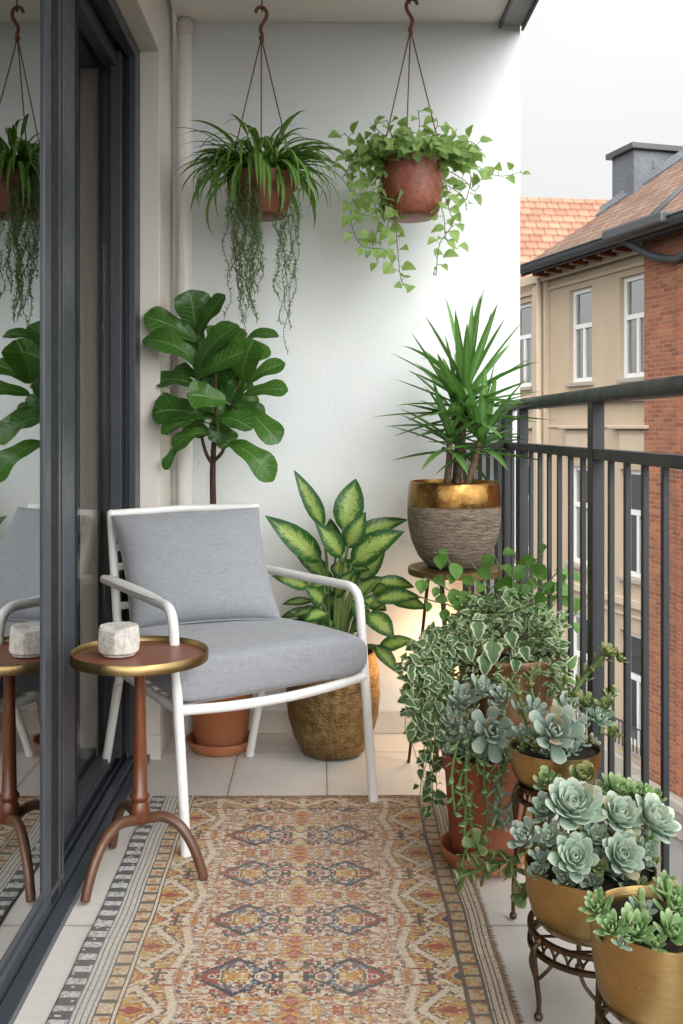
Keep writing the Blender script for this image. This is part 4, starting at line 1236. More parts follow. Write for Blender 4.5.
for i in range(300):
    a = R(0, 2 * PI); k = R(0, 1) ** .6; o = Vector((math.cos(a) * .17 * k, math.sin(a) * .12 * k, .0)); p = c + o + Vector((0, 0, R(-.045, .08) * (1.2 - k) + .01))
    if abs(p.x - c.x) < .04 and p.y < c.y and p.z < c.z - .02: continue
    q = p + Vector((o.x * .3, o.y * .3 - .01, R(-.02, .02))); sm.tube([c + o * .3, q], .001, 4, cap=False)
    w = R(.018, .042); dr = Vector((o.x * 3 + R(-.5, .5), R(-.6, .1), R(-.9, .2))).normalized()
    b.leaf(q, q + dr * w * 1.2, w, Vector((R(-.5, .5), -1, R(0, 1.2))), P_HEART, .1, 7, .22, .08, 4)
b.build('foliage', M['vine'], t); sm.build('vines', M['stem'], t)

# ============================================================ FIDDLE LEAF FIG
random.seed(4)
c = Vector(((221 - CX) * 3.42 / F, 3.42, 0))
t = thing('fiddle_leaf_fig', 'tall fiddle leaf fig with big glossy leaves in an orange terracotta pot behind the armchair', 'potted plant', c)
b = MB(); b.lathe([(0, .024), (.082, .024), (.088, .03), (.112, .215), (.118, .22), (.122, .225), (.122, .262), (.116, .265), (.11, .235), (.0, .235)], c, 56); b.build('pot', M['terra'], t, auto=45)
b = MB(); b.lathe([(0, .0015), (.095, .0015), (.100, .006), (.118, .034), (.118, .040), (.112, .040), (.098, .012), (.0, .012)], c, 56); b.build('saucer', M['terra'], t, auto=45)
b = MB(); b.lathe([(0, .242), (.113, .240), (.113, .23)], c, 32); b.build('soil', M['soil'], t)
tr = [c + Vector((0, 0, .23)), W(216, 600, 3.40), W(213, 500, 3.37), W(213, 462, 3.35), W(215, 430, 3.34)]
b = MB(); b.tube(smooth_path(tr, 6), [.013 - .0045 * i / 24 for i in range(25)], 10)
b.tube(smooth_path([W(213, 465, 3.35), W(205, 450, 3.33), W(200, 420, 3.32), W(198, 350, 3.32), W(196, 305, 3.34)], 5), [.007 - .004 * i / 20 for i in range(21)], 8)
b.tube(smooth_path([W(213, 462, 3.35), W(224, 448, 3.34), W(232, 410, 3.33), W(242, 370, 3.33), W(246, 340, 3.33)], 5), [.007 - .004 * i / 20 for i in range(21)], 8)
b.tube(smooth_path([W(213, 465, 3.35), W(216, 420, 3.3), W(215, 370, 3.28), W(212, 330, 3.28)], 5), [.007 - .004 * i / 15 for i in range(16)], 8)
b.build('trunk', M['bark'], t)
LF = [(225, 215, 205, 68, 125, .03, -.05), (235, 225, 325, 85, 66, -.04, -.08), (230, 240, 48, 158, 52, .0, -.05), (240, 335, 45, 238, 46, -.05, -.1), (240, 325, 143, 245, 80, .05, .06), (228, 375, 372, 190, 84, -.08, -.13),
      (235, 350, 338, 222, 95, .04, .06), (385, 255, 508, 228, 60, .05, .03), (392, 385, 425, 238, 125, -.03, -.10), (400, 385, 530, 318, 62, .0, -.02), (392, 425, 540, 412, 50, -.05, -.1), (328, 448, 193, 425, 96, -.10, -.16),
      (235, 405, 87, 385, 80, .02, .0), (255, 515, 76, 490, 112, -.02, -.06), (262, 505, 108, 560, 92, -.06, -.14), (283, 515, 417, 545, 100, -.10, -.17), (340, 450, 462, 502, 66, .02, .03), (395, 470, 510, 590, 84, .0, -.05),
      (338, 590, 490, 720, 74, -.06, -.12), (275, 555, 150, 615, 72, -.02, -.05), (165, 600, 118, 682, 34, -.04, -.06), (235, 372, 145, 345, 70, .06, .07), (232, 365, 390, 280, 66, -.07, -.12), (290, 410, 345, 290, 100, .03, .04),
      (290, 545, 345, 600, 90, .03, .0), (300, 420, 270, 280, 90, .06, .08), (330, 500, 250, 440, 85, .05, .05), (320, 440, 440, 470, 80, .05, .06), (340, 480, 380, 380, 80, .04, .02), (250, 480, 70, 450, 60, .05, .04), (270, 560, 180, 540, 90, .07, .08),
      (350, 380, 470, 260, 90, .06, .09), (240, 300, 190, 180, 90, .06, .10), (300, 500, 310, 590, 80, .03, -.02)]
for i in range(26):
    a_ = R(0, 2 * PI); k_ = R(.35, 1.)
    bx, by = 285 + R(-45, 55), 390 + R(-90, 110)
    LF.append((bx, by, bx + math.cos(a_) * 120 * k_, by - 40 - abs(math.sin(a_)) * 90 * k_ + R(-20, 60), R(72, 100), R(.02, .08), R(.03, .10)))
b = MB(); sm = MB()
for (x0, y0, x1, y1, w, d0, d1) in LF:
    A = W(130 + x0 / 3.415, 270 + y0 / 3.415, 3.32 + d0 * .8); B = W(130 + x1 / 3.415, 270 + y1 / 3.415, 3.32 + d1 * .8)
    if B.y > 3.555: B.y = 3.555
    ww = w / 3.415 * 3.32 / F * 1.0
    L = (B - A).length
    up = Vector((0, -1.0, .75)) + Vector((R(-.25, .25), 0, R(-.2, .2)))
    b.leaf(A, B, max(ww, L * .44) * R(.95, 1.12), up + Vector((R(-.4, .4), 0, R(-.3, .4))), P_FIDDLE, .13 + R(-.09, .09), 16, .20, .13, 6, R(1.4, 2.2))
    sm.tube([A - (B - A) * .1 + Vector((0, .01, -.01)), A + (B - A) * .04], .0026, 6)
b.build('foliage', M['ficus'], t); sm.build('leaf_stalks', M['stem'], t)

# ============================================================ DUMB CANE IN HAMMERED POT
random.seed(9)
c = Vector(((333 - CX) * 3.375 / F, 3.375, 0))
t = thing('dumb_cane', 'dumb cane with yellow centred leaves in a hammered antique gold pot on the floor', 'potted plant', c)
b = MB(); b.lathe([(0, .002), (.085, .002), (.105, .012), (.132, .06), (.152, .13), (.159, .20), (.156, .27), (.146, .33), (.140, .345), (.133, .345), (.135, .32), (.140, .29), (.0, .29)], c, 72); b.build('pot', M['antique'], t, auto=60)
b = MB(); b.lathe([(0, .300), (.138, .298), (.138, .28)], c, 32); b.build('soil', M['soil'], t)


def d2(x, y): return 250 + x / 2.926, 450 + y / 2.926


LD = [(215, 225, 128, 58, 52, .0, -.02), (272, 235, 310, 84, 88, .0, .05), (205, 325, 44, 192, 74, -.02, -.08), (285, 285, 338, 180, 62, -.06, -.10), (292, 262, 462, 204, 56, .02, .05), (298, 335, 452, 238, 88, -.05, -.09), (268, 312, 190, 212, 62, -.05, -.09),
      (172, 402, 62, 368, 42, -.04, -.08), (212, 448, 158, 398, 52, -.10, -.15), (372, 385, 482, 402, 44, -.02, .0), (368, 440, 502, 432, 58, -.06, -.10), (345, 480, 422, 552, 66, -.08, -.13), (365, 572, 432, 654, 44, -.08, -.12), (378, 580, 482, 556, 46, -.06, -.08),
      (226, 480, 158, 505, 56, -.10, -.16), (190, 470, 88, 492, 30, .0, .02), (182, 442, 94, 452, 26, .04, .06), (205, 515, 138, 524, 24, .03, .04), (262, 345, 352, 352, 52, .02, .0), (235, 400, 185, 345, 50, .05, .06), (300, 400, 262, 330, 56, .0, -.02),
      (300, 430, 390, 372, 60, .04, .03), (250, 430, 310, 350, 50, -.04, -.09), (330, 440, 400, 470, 50, .02, .03), (280, 470, 210, 430, 54, .02, .04), (320, 380, 395, 300, 60, .04, .05), (250, 300, 235, 200, 56, .05, .07), (230, 380, 130, 300, 60, .04, .05), (340, 500, 300, 440, 50, .02, .0), (360, 420, 430, 370, 50, .05, .06), (250, 500, 190, 540, 40, .0, -.03), (330, 420, 340, 330, 50, .06, .07), (410, 440, 520, 465, 50, -.01, -.02)]
b = MB(); sm = MB()
for (x0, y0, x1, y1, w, e0, e1) in LD:
    A = W(*d2(x0, y0), 3.34 + e0); B = W(*d2(x1, y1), 3.34 + e1)
    if B.y > 3.56: B.y = 3.56
    ww = w / 2.926 * 3.34 / F * 1.02
    b.leaf(A, B, ww, Vector((R(-.3, .3), -1, R(.4, .9))), P_OVATE, .12 + R(-.03, .05), 12, .20, .08, 6, 1.5)
    root = Vector((c.x + (A.x - c.x) * .25, c.y + R(-.03, .03), .30))
    mid = root.lerp(A, .6) + Vector((-(A.x - c.x) * .12, 0, .02))
    sm.tube(smooth_path([root, mid, A, A + (B - A) * .12], 4), [.0065 - .0032 * i / 12 for i in range(13)], 7, cap=False)
for i in range(16):
    a = R(0, 6.28); o = Vector((math.cos(a), math.sin(a), 0)); A = c + o * R(.02, .08) + Vector((0, 0, R(.40, .62))); B = A + o * R(.06, .12) * Vector((1, .6, 0)).length + Vector((0, -.02, R(-.05, .08)))
    if B.y > 3.54: continue
    b.leaf(A, B, R(.04, .055), Vector((0, -1, .8)), P_OVATE, .15, 9, .2, .08, 6, 1.5)
    sm.tube(smooth_path([c + o * .02 + Vector((0, 0, .3)), c + o * .04 + Vector((0, 0, .38)), A], 4), [.0065 - .003 * i / 8 for i in range(9)], 7, cap=False)
b.build('foliage', M['dieff'], t); sm.build('stems', M['stem'], t)

# ============================================================ STOOL + YUCCA
c = Vector((.432, 3.25, 0))
ts = thing('plant_stool', 'round topped metal stool with hairpin legs under the yucca pot', 'stool', c)
b = MB(); b.lathe([(0, .618), (.145, .618), (.152, .622), (.153, .641), (.148, .645), (0, .645)], c, 64); b.build('seat', m_metal('stool_bronze', (.36, .25, .12), .45, (.20, .13, .06), 14, .0006, 60), ts, auto=45)
for a in (172, 262, 352, 82):
    a = math.radians(a); o = Vector((math.cos(a), math.sin(a), 0)); s = Vector((-o.y, o.x, 0))
    b = MB(); f = c + o * .150 + Vector((0, 0, .006))
    for w_ in (-.045, .045):
        b.tube(smooth_path([c + o * .085 + s * w_ + Vector((0, 0, .618)), (c + o * .085 + s * w_).lerp(f, .9) * 1.0 + Vector((0, 0, .055)), f + s * w_ * .12], 5), .0048, 8)
    b.ball(f + Vector((0, 0, .0)), .006, 8); b.build('leg', M['hairpin'], ts)
tz = .6455
c = Vector(((454 - CX) * 3.25 / F, 3.25, tz))
t = thing('yucca', 'spiky yucca with sword leaves in a rough grey pot with a glossy gold upper band', 'potted plant', c)
prof = [(.078, 0), (.088, .004), (.116, .035), (.138, .085), (.149, .135), (.1515, .175), (.1505, .200)]
b = MB(); b.lathe([(0, .0)] + prof, c, 72); b.build('pot_body', M['crust'], t, auto=60)
b = MB(); b.lathe([(.1508, .1985), (.1514, .2005), (.1496, .235), (.1455, .268), (.1425, .276), (.1385, .277), (.1365, .268), (.140, .24), (.0, .24)], c, 72); b.build('gold_band', M['goldband'], t, auto=60)
b = MB(); b.lathe([(0, .256), (.136, .253), (.136, .24)], c, 32); b.build('soil', M['soil'], t)
random.seed(33)
b = MB(); lf = MB()
heads = [(456, 476, 466, 388, 3.24, 46, 1.0), (464, 480, 482, 432, 3.17, 28, .70), (446, 478, 450, 432, 3.2, 24, .68), (455, 478, 458, 405, 3.29, 22, .9)]
for (x0, y0, x1, y1, d, n, k) in heads:
    A = Vector((W(x0, y0, d).x, d, tz + .24)); B = W(x1, y1, d)
    b.tube([A, A.lerp(B, .5) + Vector((.004, 0, 0)), B], [.012, .011, .009], 10)
    for i in range(n):
        f = i / n; a = i * 2.39996; e = math.radians(8 + 92 * f ** .8 + R(-9, 9)); L = k * R(.25, .36) * (1.0 - .12 * f)
        o = Vector((math.cos(a), math.sin(a), 0)); dr = o * math.sin(e) + Vector((0, 0, math.cos(e)))
        base = B - Vector((0, 0, f * .10 * k))
        T = base + dr * L
        if T.y > 3.57: dr.y *= .3; T = base + dr.normalized() * L; T.y = min(T.y, 3.57)
        pts = []
        dp = R(.0, .06) * f + (R(.05, .12) if random.random() < .12 else 0)
        for j in range(9):
            q = j / 8; pts.append(base + dr * L * q - Vector((0, 0, dp * q * q)))
        lf.blade(pts, R(.026, .038) * (.7 + .3 * k), P_SWORD, Vector((0, 0, 1)) + o * .5 if e > .3 else -o, .45)
b.build('cane', M['cane'], t); lf.build('foliage', M['yucca'], t)

# ============================================================ IVY PLANTER
random.seed(14)
c = Vector((.509, 2.75, 0))
t = thing('ivy_planter', 'tall fluted bronze planter overflowing with cream edged ivy and green shoots', 'planter', c)
b = MB(); seg = 96; prof = [(.085, .001), (.090, .006), (.098, .10), (.110, .25), (.124, .38), (.135, .46), (.140, .475), (.137, .480), (.131, .470), (.128, .42)]
vs = []
for i, (r_, z) in enumerate(prof):
    for k in range(seg):
        th = 2 * PI * k / seg; fl = 1 + (.012 * abs(math.sin(th * 8)) if 1 < i < 6 else 0); vs.append((c.x + math.cos(th) * r_ * fl, c.y + math.sin(th) * r_ * fl, z))
b.add(vs, [(i * seg + k, i * seg + (k + 1) % seg, (i + 1) * seg + (k + 1) % seg, (i + 1) * seg + k) for i in range(len(prof) - 1) for k in range(seg)] + [tuple(range(seg))[::-1]])
b.build('pot', M['bucket'], t, auto=50)
b = MB(); b.lathe([(0, .452), (.128, .445), (.128, .43)], c, 32); b.build('soil', M['soil'], t)
iv = MB(); sm = MB(); tl = MB(); gn = MB()
# dome of small variegated leaves
for i in range(1250):
    a = R(0, 2 * PI); k = R(0, 1) ** .5
    o = Vector((math.cos(a) * .225 * k, math.sin(a) * .15 * k, 0))
    if c.x + o.x > .655: o.x = R(.05, .14)
    z = .485 + .125 * (1 - k * k) + R(-.03, .02) - (.06 * k if o.y < 0 else 0) - max(0, o.x) * .1
    z += .022 * math.sin(a * 4 + k * 7) + .014 * math.sin(a * 9 - k * 5)
    p = c + o * (1 + .14 * math.sin(a * 6 + 1)) + Vector((0, 0, z)); p.x = min(p.x, .65); w = R(.012, .026)
    if R(0, 1) < .06: w *= 1.6
    dr = Vector((o.x * 4 + R(-1, 1), o.y * 4 + R(-1, .6), R(-.6, .5))).normalized()
    iv.leaf(p, p + dr * w * 1.25, w, Vector((o.x * 2 + R(-.9, .9), -.6 + R(-.6, .6), 1)), P_IVY, .12, 6, .2, .06, 4)
# right hand mass falling down towards the bowl
for i in range(260):
    p = W(R(548, 596), R(610, 700), R(2.62, 2.78)); 
    if p.x > .645: continue
    w = R(.015, .026); dr = Vector((R(-1, 1), R(-1, 0), R(-1, .3))).normalized()
    iv.leaf(p, p + dr * w * 1.2, w, Vector((R(-.4, .4), -1, .8)), P_IVY, .12, 6, .2, .06, 4)
for (x, y, w) in ((493, 650, .055), (478, 630, .045), (523, 655, .035), (510, 640, .04), (470, 655, .034), (516, 668, .032), (486, 664, .048)):
    p = W(x, y - 8, 2.58); tl.leaf(p, p + Vector((R(-.01, .01), -.012, -w * 1.05)), w, (0, -1, .3), P_IVY, .08, 8, .15, .05, 4)
# long strands down the left side
for i in range(46):
    x = R(418, 460); e = R(395, 450)
    if i % 3 == 0: e = R(405, 425)
    y1 = R(690, 815) if e > 415 else R(660, 720)
    d = 2.63 + R(-.07, .12)
    pts = [(x + 20, 630), (x, 645 + R(-8, 8)), ((x + e) / 2, (650 + y1) / 2), (e, y1)]
    vine(pts, d + .05, d - .03, .024, .013, tl, sm, P_HEART, .0011, .012)
for (x0, y0) in ((435, 800), (470, 830)):
    vine([(450, 690), ((x0 + 440) / 2, 750), (x0, y0)], 2.62, 2.5, .018, .02, tl, sm, P_IVY, .001, .01)
# broad green shoots on top
SH = [[(500, 620), (470, 590), (455, 570), (445, 556), (433, 552)], [(505, 615), (498, 590), (500, 570), (492, 552)], [(515, 615), (520, 585), (532, 565), (545, 556)], [(520, 618), (545, 590), (555, 575), (566, 568)], [(480, 620), (450, 605), (432, 600), (418, 596)],
      [(480, 625), (448, 625), (425, 640), (412, 650)], [(530, 620), (552, 610), (560, 590), (558, 575)], [(505, 612), (485, 580), (470, 562)], [(512, 612), (510, 580), (515, 553)], [(475, 628), (440, 660), (424, 672)], [(490, 620), (462, 600), (440, 585), (425, 578)], [(530, 622), (560, 625), (578, 612)], [(520, 610), (530, 590), (525, 560)]]
for v_ in SH: vine(v_, 2.80, 2.84 + R(-.1, .05), .036, .027, gn, sm, P_OVATE, .002, .014)
iv.build('ivy_leaves', M['ivy'], t); tl.build('trailing_ivy', M['ivy2'], t); gn.build('green_leaves', M['green'], t); sm.build('stems', M['stem'], t)

# ============================================================ SUCCULENTS
FING = [(0, .5), (.15, .8), (.5, 1), (.8, .95), (.93, .7), (1, .15)]
SPAT = [(0, .28), (.25, .5), (.5, .82), (.72, 1), (.86, .93), (.95, .62), (1, .12)]
ACUM = [(0, .45), (.2, .72), (.45, .97), (.66, 1), (.82, .84), (.93, .5), (.975, .2), (1, .04)]


def fill(t, c, r, z, n, mats, rng_=(.016, .028)):
    # small offsets that cover the soil between the big rosettes
    for m in mats:
        for i in range(n):
            mb = MB(); a = R(0, 2 * PI); k = R(0, 1) ** .5 * r * .92
            p = Vector((c.x + math.cos(a) * k, c.y + math.sin(a) * k, z + R(.006, .03)))
            mb.rosette(p, (math.cos(a) * .5 + R(-.3, .3), math.sin(a) * .5 - .4, 1), R(*rng_), random.choice((9, 11, 13)), .5, .15, .9, SPAT, .3)
            mb.build('rosette', M[m], t)




def stem_with(mb, smb, pts, ds, lw, ll, prof, n, th=.006, top=True, rad=.0035, el=60):
    P3 = smooth_path([W(x, y, d) for (x, y), d in zip(pts, ds)], 6); smb.tube(P3, rad, 7)
    for i in range(n):
        q = (i + .5) / n * (len(P3) - 1); k = int(q); p = P3[k].lerp(P3[min(k + 1, len(P3) - 1)], q - k)
        tg = (P3[min(k + 1, len(P3) - 1)] - P3[max(k - 1, 0)]).normalized(); a = tg.orthogonal().normalized(); bb = tg.cross(a); g = i * 2.39996
        o = a * math.cos(g) + bb * math.sin(g); e = math.radians(el + R(-12, 12)); d = o * math.sin(e) + tg * math.cos(e)
        mb.sleaf(p, d, tg * math.sin(e) - o * math.cos(e), ll * R(.8, 1.15), lw * R(.85, 1.1), th, .2, prof, 7)
    return P3[-1], (P3[-1] - P3[-3]).normalized()


def put_rosette(t, x, y, d, rpx, n, mat, nrm=(0, -.6, .9), wr=.52, th=.13, open_=1., prof=None, curl=.3):
    mb = MB(); mb.rosette(W(x, y, d), nrm, rpx * d / F, n, wr, th, open_, prof, curl); mb.build('rosette', M[mat], t)


# terracotta pot
random.seed(41)
c = Vector((.408, 2.51, 0))
t = thing('terracotta_planter', 'terracotta pot on a saucer with grey green succulents trailing over its front', 'planter', c)
b = MB(); b.lathe([(0, .020), (.080, .020), (.084, .024), (.099, .235), (.099, .242), (.106, .244), (.107, .282), (.102, .285), (.098, .26), (.0, .255)], c, 64); b.build('pot', M['terra2'], t, auto=45)
b = MB(); b.lathe([(0, .0095), (.090, .0095), (.098, .014), (.112, .045), (.113, .052), (.107, .052), (.094, .022), (.0, .019)], c, 64); b.build('saucer', M['terra'], t, auto=45)
b = MB(); b.lathe([(0, .268), (.099, .264), (.099, .25)], c, 32); b.build('soil', M['soil'], t)
fill(t, c, .10, .27, 16, ('grey', 'jade'), (.018, .034))
put_rosette(t, 491, 731, 2.36, 29, 17, 'grey', (.05, -1, .35), .5, .14, 1.05, SPAT)
for (x, y, rr, n, m) in ((462, 700, 20, 16, 'grey'), (480, 690, 17, 16, 'grey'), (452, 722, 15, 12, 'grey'), (504, 700, 18, 15, 'grey'), (515, 745, 13, 12, 'jade'), (470, 736, 15, 12, 'grey'), (520, 712, 14, 12, 'grey')):
    put_rosette(t, x, y, 2.42 + R(-.03, .05), rr, n, m, (R(-.3, .3), -.7, 1), .42, .17, .8, FING if n == 16 else SPAT)
b = MB(); sm = MB()
for i in range(10):
    x = R(450, 515); stem_with(b, sm, [(x, 745), (x + R(-5, 5), 725), (x + R(-8, 8), 700 + R(-12, 10))], (2.5, 2.48, 2.46), .011, .026, FING, 14, .008)
stem_with(b, sm, [(500, 770), (495, 800), (500, 825)], (2.38, 2.36, 2.34), .013, .030, FING, 11, .009, el=50)
b.build('grey_succulents', M['grey'], t); sm.build('stems', M['stem'], t); b = MB(); sm = MB()
stem_with(b, sm, [(525, 780), (512, 800), (509, 822)], (2.33, 2.3, 2.3), .012, .028, FING, 10, .008, el=50)
b.build('grey_trailer', M['grey'], t); sm.build('trailer_stem', M['stem'], t)
b = MB(); sm = MB()
for (pts, n) in (([(470, 735), (466, 765), (466, 800), (464, 840)], 16), ([(478, 740), (478, 770), (492, 775), (506, 768)], 14), ([(472, 790), (470, 815), (476, 840)], 11), ([(470, 838), (462, 862), (460, 880)], 10), ([(505, 740), (520, 760), (527, 775)], 10), ([(474, 745), (460, 780), (463, 805)], 10), ([(486, 740), (484, 780), (488, 815), (484, 845)], 14), ([(500, 745), (502, 790), (496, 830)], 12), ([(458, 740), (452, 775), (455, 815)], 11)):
    stem_with(b, sm, pts, (2.39, 2.37, 2.35, 2.33)[:len(pts)], .016, .022, P_R, n, .004, el=70) if False else stem_with(b, sm, pts, (2.385, 2.37, 2.355, 2.34)[:len(pts)], .017, .024, SPAT, n, .004, el=72)
b.build('green_trailers', M['lime'], t); sm.build('trailer_stem', M['stem'], t)
b = MB(); sm = MB()
for (pts, n) in (([(530, 850), (505, 862), (485, 868), (458, 878)], 16), ([(510, 860), (515, 880), (527, 895), (520, 890)], 9), ([(490, 866), (480, 850), (476, 842)], 7)):
    stem_with(b, sm, pts, (2.2, 2.16, 2.14, 2.12)[:len(pts)], .027, .034, SPAT, int(n * 1.3), .006, el=72)
b.build('broad_trailers', M['jade'], t)
sm.build('stems', M['stem'], t)


def bowl(name, label, c, r, hgt, zb, mat='gold', prof=None):
    t = thing(name, label, 'planter', c, group='gold bowls of succulents on low stands')
    z = zb
    prof = prof or [(0, 0), (.70, 0), (.78, .04), (.90, .22), (.97, .50), (1.0, .82), (1.005, 1.0), (.985, 1.005), (.97, .99), (.96, .8), (.0, .8)]
    b = MB(); b.lathe([(x * r, z + q * hgt) for x, q in prof], (c.x, c.y, 0), 80); b.build('pot', M[mat], t, auto=60)
    b = MB(); n = 40
    vs = []; uv = []
    for i in range(9):
        for k in range(n):
            a = 2 * PI * k / n; rr = r * .965 * i / 8; vs.append((c.x + math.cos(a) * rr, c.y + math.sin(a) * rr, z + hgt * .86 + R(-.003, .004) + .012 * (1 - (i / 8) ** 2)))
    b.add(vs, [(i * n + k, i * n + (k + 1) % n, (i + 1) * n + (k + 1) % n, (i + 1) * n + k) for i in range(8) for k in range(n)]); b.build('soil', M['soil'], t)
    return t


def stand(label, c, r, zt, angs, spread=1.12, tall=False):
    t = thing('plant_stand', label, 'plant stand', c, group='bronze stands under the gold bowls')
    b = MB(); h = .034
    for z in (zt - .004, zt - h):
        b.lathe([(r - .006, z - .004), (r + .004, z - .004), (r + .004, z + .004), (r - .006, z + .004), (r - .006, z - .004)], (c.x, c.y, 0), 72)
    b.build('ring', M['stand'], t, auto=50)
    b = MB(); n = 26
    for k in range(n):
        a0, a1, am = [2 * PI * q / n for q in (k, k + 1, k + .5)]
        p = lambda a, z: (c.x + math.cos(a) * (r - .001), c.y + math.sin(a) * (r - .001), z)
        b.tube(smooth_path([p(a0, zt - h), p(a0 + .02, zt - h * .55), p(am, zt - h * .18), p(a1 - .02, zt - h * .55), p(a1, zt - h)], 3), .0032, 6, flat=.5)
    for q in range(4):
        y_ = -r + 2 * r * (q + .5) / 4; x_ = math.sqrt(r * r - y_ * y_); b.tube([(c.x - x_, c.y + y_, zt - .006), (c.x + x_, c.y + y_, zt - .006)], .003, 6)
    b.build('lattice', M['stand'], t)
    for a in angs:
        a = math.radians(a); o = Vector((math.cos(a), math.sin(a), 0))
        b = MB(); C = Vector((c.x, c.y, 0))
        top = C + o * (r + .002) + Vector((0, 0, zt - .004)); f = C + o * r * spread + Vector((0, 0, .012))
        b.tube(smooth_path([top, C + o * (r + .016) + Vector((0, 0, zt - .018)), C + o * (r + .012) + Vector((0, 0, zt * .55)), C + o * r * spread * .99 + Vector((0, 0, zt * .25)), f], 5), [.0052] * 16 + [.0045] * 5, 9)
        b.ball(f - Vector((0, 0, .003)), .0085, 12); b.ball(top + o * .004, .008, 10); b.build('leg', M['stand'], t)
        b = MB(); s = Vector((-o.y, o.x, 0))
        for w_ in (-1, 1):
            b.tube(smooth_path([C + o * (r + .012) + Vector((0, 0, zt * .50)), C + (o + s * w_ * .18).normalized() * (r + .010) + Vector((0, 0, zt * .66)), C + (o + s * w_ * .28).normalized() * (r + .001) + Vector((0, 0, zt - h))], 4), .0036, 7)
        b.build('bracket', M['stand'], t)
    return t


# bowl furthest back
random.seed(52)
c1 = Vector((.522, 2.245, 0))
stand('tall bronze plant stand under the furthest gold bowl, beside the terracotta pot', c1, .078, .298, (190, 280, 10, 100), 1.25)
t = bowl('succulent_bowl', 'gold bowl furthest from the viewer, with grey rosettes and a leaning jade stem', c1, .101, .082, .299)
fill(t, c1, .098, .37, 16, ('grey', 'jade'), (.016, .03))
put_rosette(t, 553, 733, 2.13, 31, 19, 'grey', (.0, -.85, .6), .52, .13, 1.05, SPAT)
for (x, y, rr, n, m) in ((598, 720, 19, 18, 'blue'), (580, 728, 13, 12, 'grey'), (533, 712, 17, 14, 'grey'), (612, 735, 12, 12, 'jade'), (566, 708, 16, 14, 'grey'), (585, 705, 15, 14, 'jade'), (522, 735, 13, 12, 'grey'), (605, 708, 13, 12, 'jade')):
    put_rosette(t, x, y, 2.2 + R(-.02, .03), rr, n, m, (R(-.2, .3), -.6, 1), .45, .13, .95, SPAT)
b = MB(); sm = MB()
stem_with(b, sm, [(555, 738), (566, 710), (582, 680), (604, 655)], (2.22, 2.2, 2.2, 2.18), .015, .026, SPAT, 16, .006, rad=.006, el=62)
b.build('jade_stem_leaves', M['jade'], t); sm.build('jade_stem', M['stem'], t); b = MB(); sm = MB()
for pts in ([(540, 735), (535, 705), (530, 680), (540, 668)], [(560, 735), (560, 700), (565, 682)], [(600, 735), (605, 705), (612, 690)], [(530, 740), (520, 700), (510, 682)]):
    stem_with(b, sm, pts, (2.26, 2.27, 2.28, 2.28)[:len(pts)], .014, .024, SPAT, 14, .006, el=62)
b.build('jade_leaves', M['jade'], t); sm.build('stems', M['stem'], t)
put_rosette(t, 607, 655, 2.18, 15, 13, 'jade', (.5, -.3, 1), .5, .14, 1.0, SPAT)
put_rosette(t, 618, 659, 2.17, 13, 10, 'jade', (.8, -.3, .8), .5, .14, 1.0, SPAT)

# middle bowl
random.seed(61)
c2 = Vector((.507, 1.895, 0))
stand('low bronze plant stand with ball feet under the middle gold bowl', c2, .112, .152, (205, 262, 325, 85), 1.06)
t = bowl('succulent_bowl', 'middle gold bowl, packed with large pale blue green echeveria rosettes', c2, .121, .118, .1535)
fill(t, c2, .118, .255, 20, ('blue', 'jade', 'grey'), (.016, .03))
put_rosette(t, 572, 808, 1.86, 32, 40, 'blue', (.0, -.62, .95), .62, .12, 1.05, ACUM)
put_rosette(t, 619, 818, 1.85, 26, 36, 'blue', (.2, -.6, .95), .64, .12, 1., ACUM)
put_rosette(t, 651, 822, 1.86, 28, 36, 'blue', (.5, -.5, .9), .6, .12, 1., ACUM)
put_rosette(t, 574, 859, 1.80, 25, 32, 'blue', (-.05, -.85, .75), .6, .12, 1., ACUM)
put_rosette(t, 621, 857, 1.80, 25, 34, 'blue', (.15, -.85, .75), .6, .12, 1., ACUM)
put_rosette(t, 527, 838, 1.83, 20, 20, 'grey', (-.6, -.6, .7), .5, .13, 1., SPAT)
put_rosette(t, 546, 812, 1.90, 20, 20, 'blue', (-.5, -.4, .9), .55, .12, 1., ACUM)
for (x, y, rr) in ((615, 790, 20), (635, 795, 18), (652, 800, 17), (600, 795, 16), (645, 845, 16)):
    put_rosette(t, x, y, 1.93, rr, 18, 'lime', (R(-.2, .4), -.4, 1), .5, .12, 1., ACUM)
put_rosette(t, 546, 783, 1.96, 17, 14, 'lime', (-.3, -.6, 1), .55, .1, 1., SPAT)
put_rosette(t, 582, 781, 1.97, 20, 12, 'jade', (0, -.5, 1), .7, .1, .8, SPAT)
put_rosette(t, 595, 838, 1.84, 17, 22, 'blue', (0, -.7, 1), .56, .12, 1., ACUM)
put_rosette(t, 548, 838, 1.84, 16, 20, 'blue', (-.3, -.7, 1), .56, .12, 1., ACUM)
put_rosette(t, 645, 852, 1.83, 15, 18, 'blue', (.4, -.7, 1), .56, .12, 1., ACUM)
put_rosette(t, 598, 868, 1.79, 12, 12, 'jade', (0, -.8, .8), .55, .12, 1., SPAT)
put_rosette(t, 540, 858, 1.83, 13, 12, 'grey', (-.3, -.8, .8), .5, .12, 1., SPAT)
b = MB(); sm = MB()
for i in range(9):
    x = R(535, 650); stem_with(b, sm, [(x, 860), (x, 835), (x + R(-4, 4), 812)], (1.9, 1.9, 1.9), .015, .026, SPAT, 9, .005)
b.build('filler_leaves', M['grey'], t); sm.build('stems', M['stem'], t)

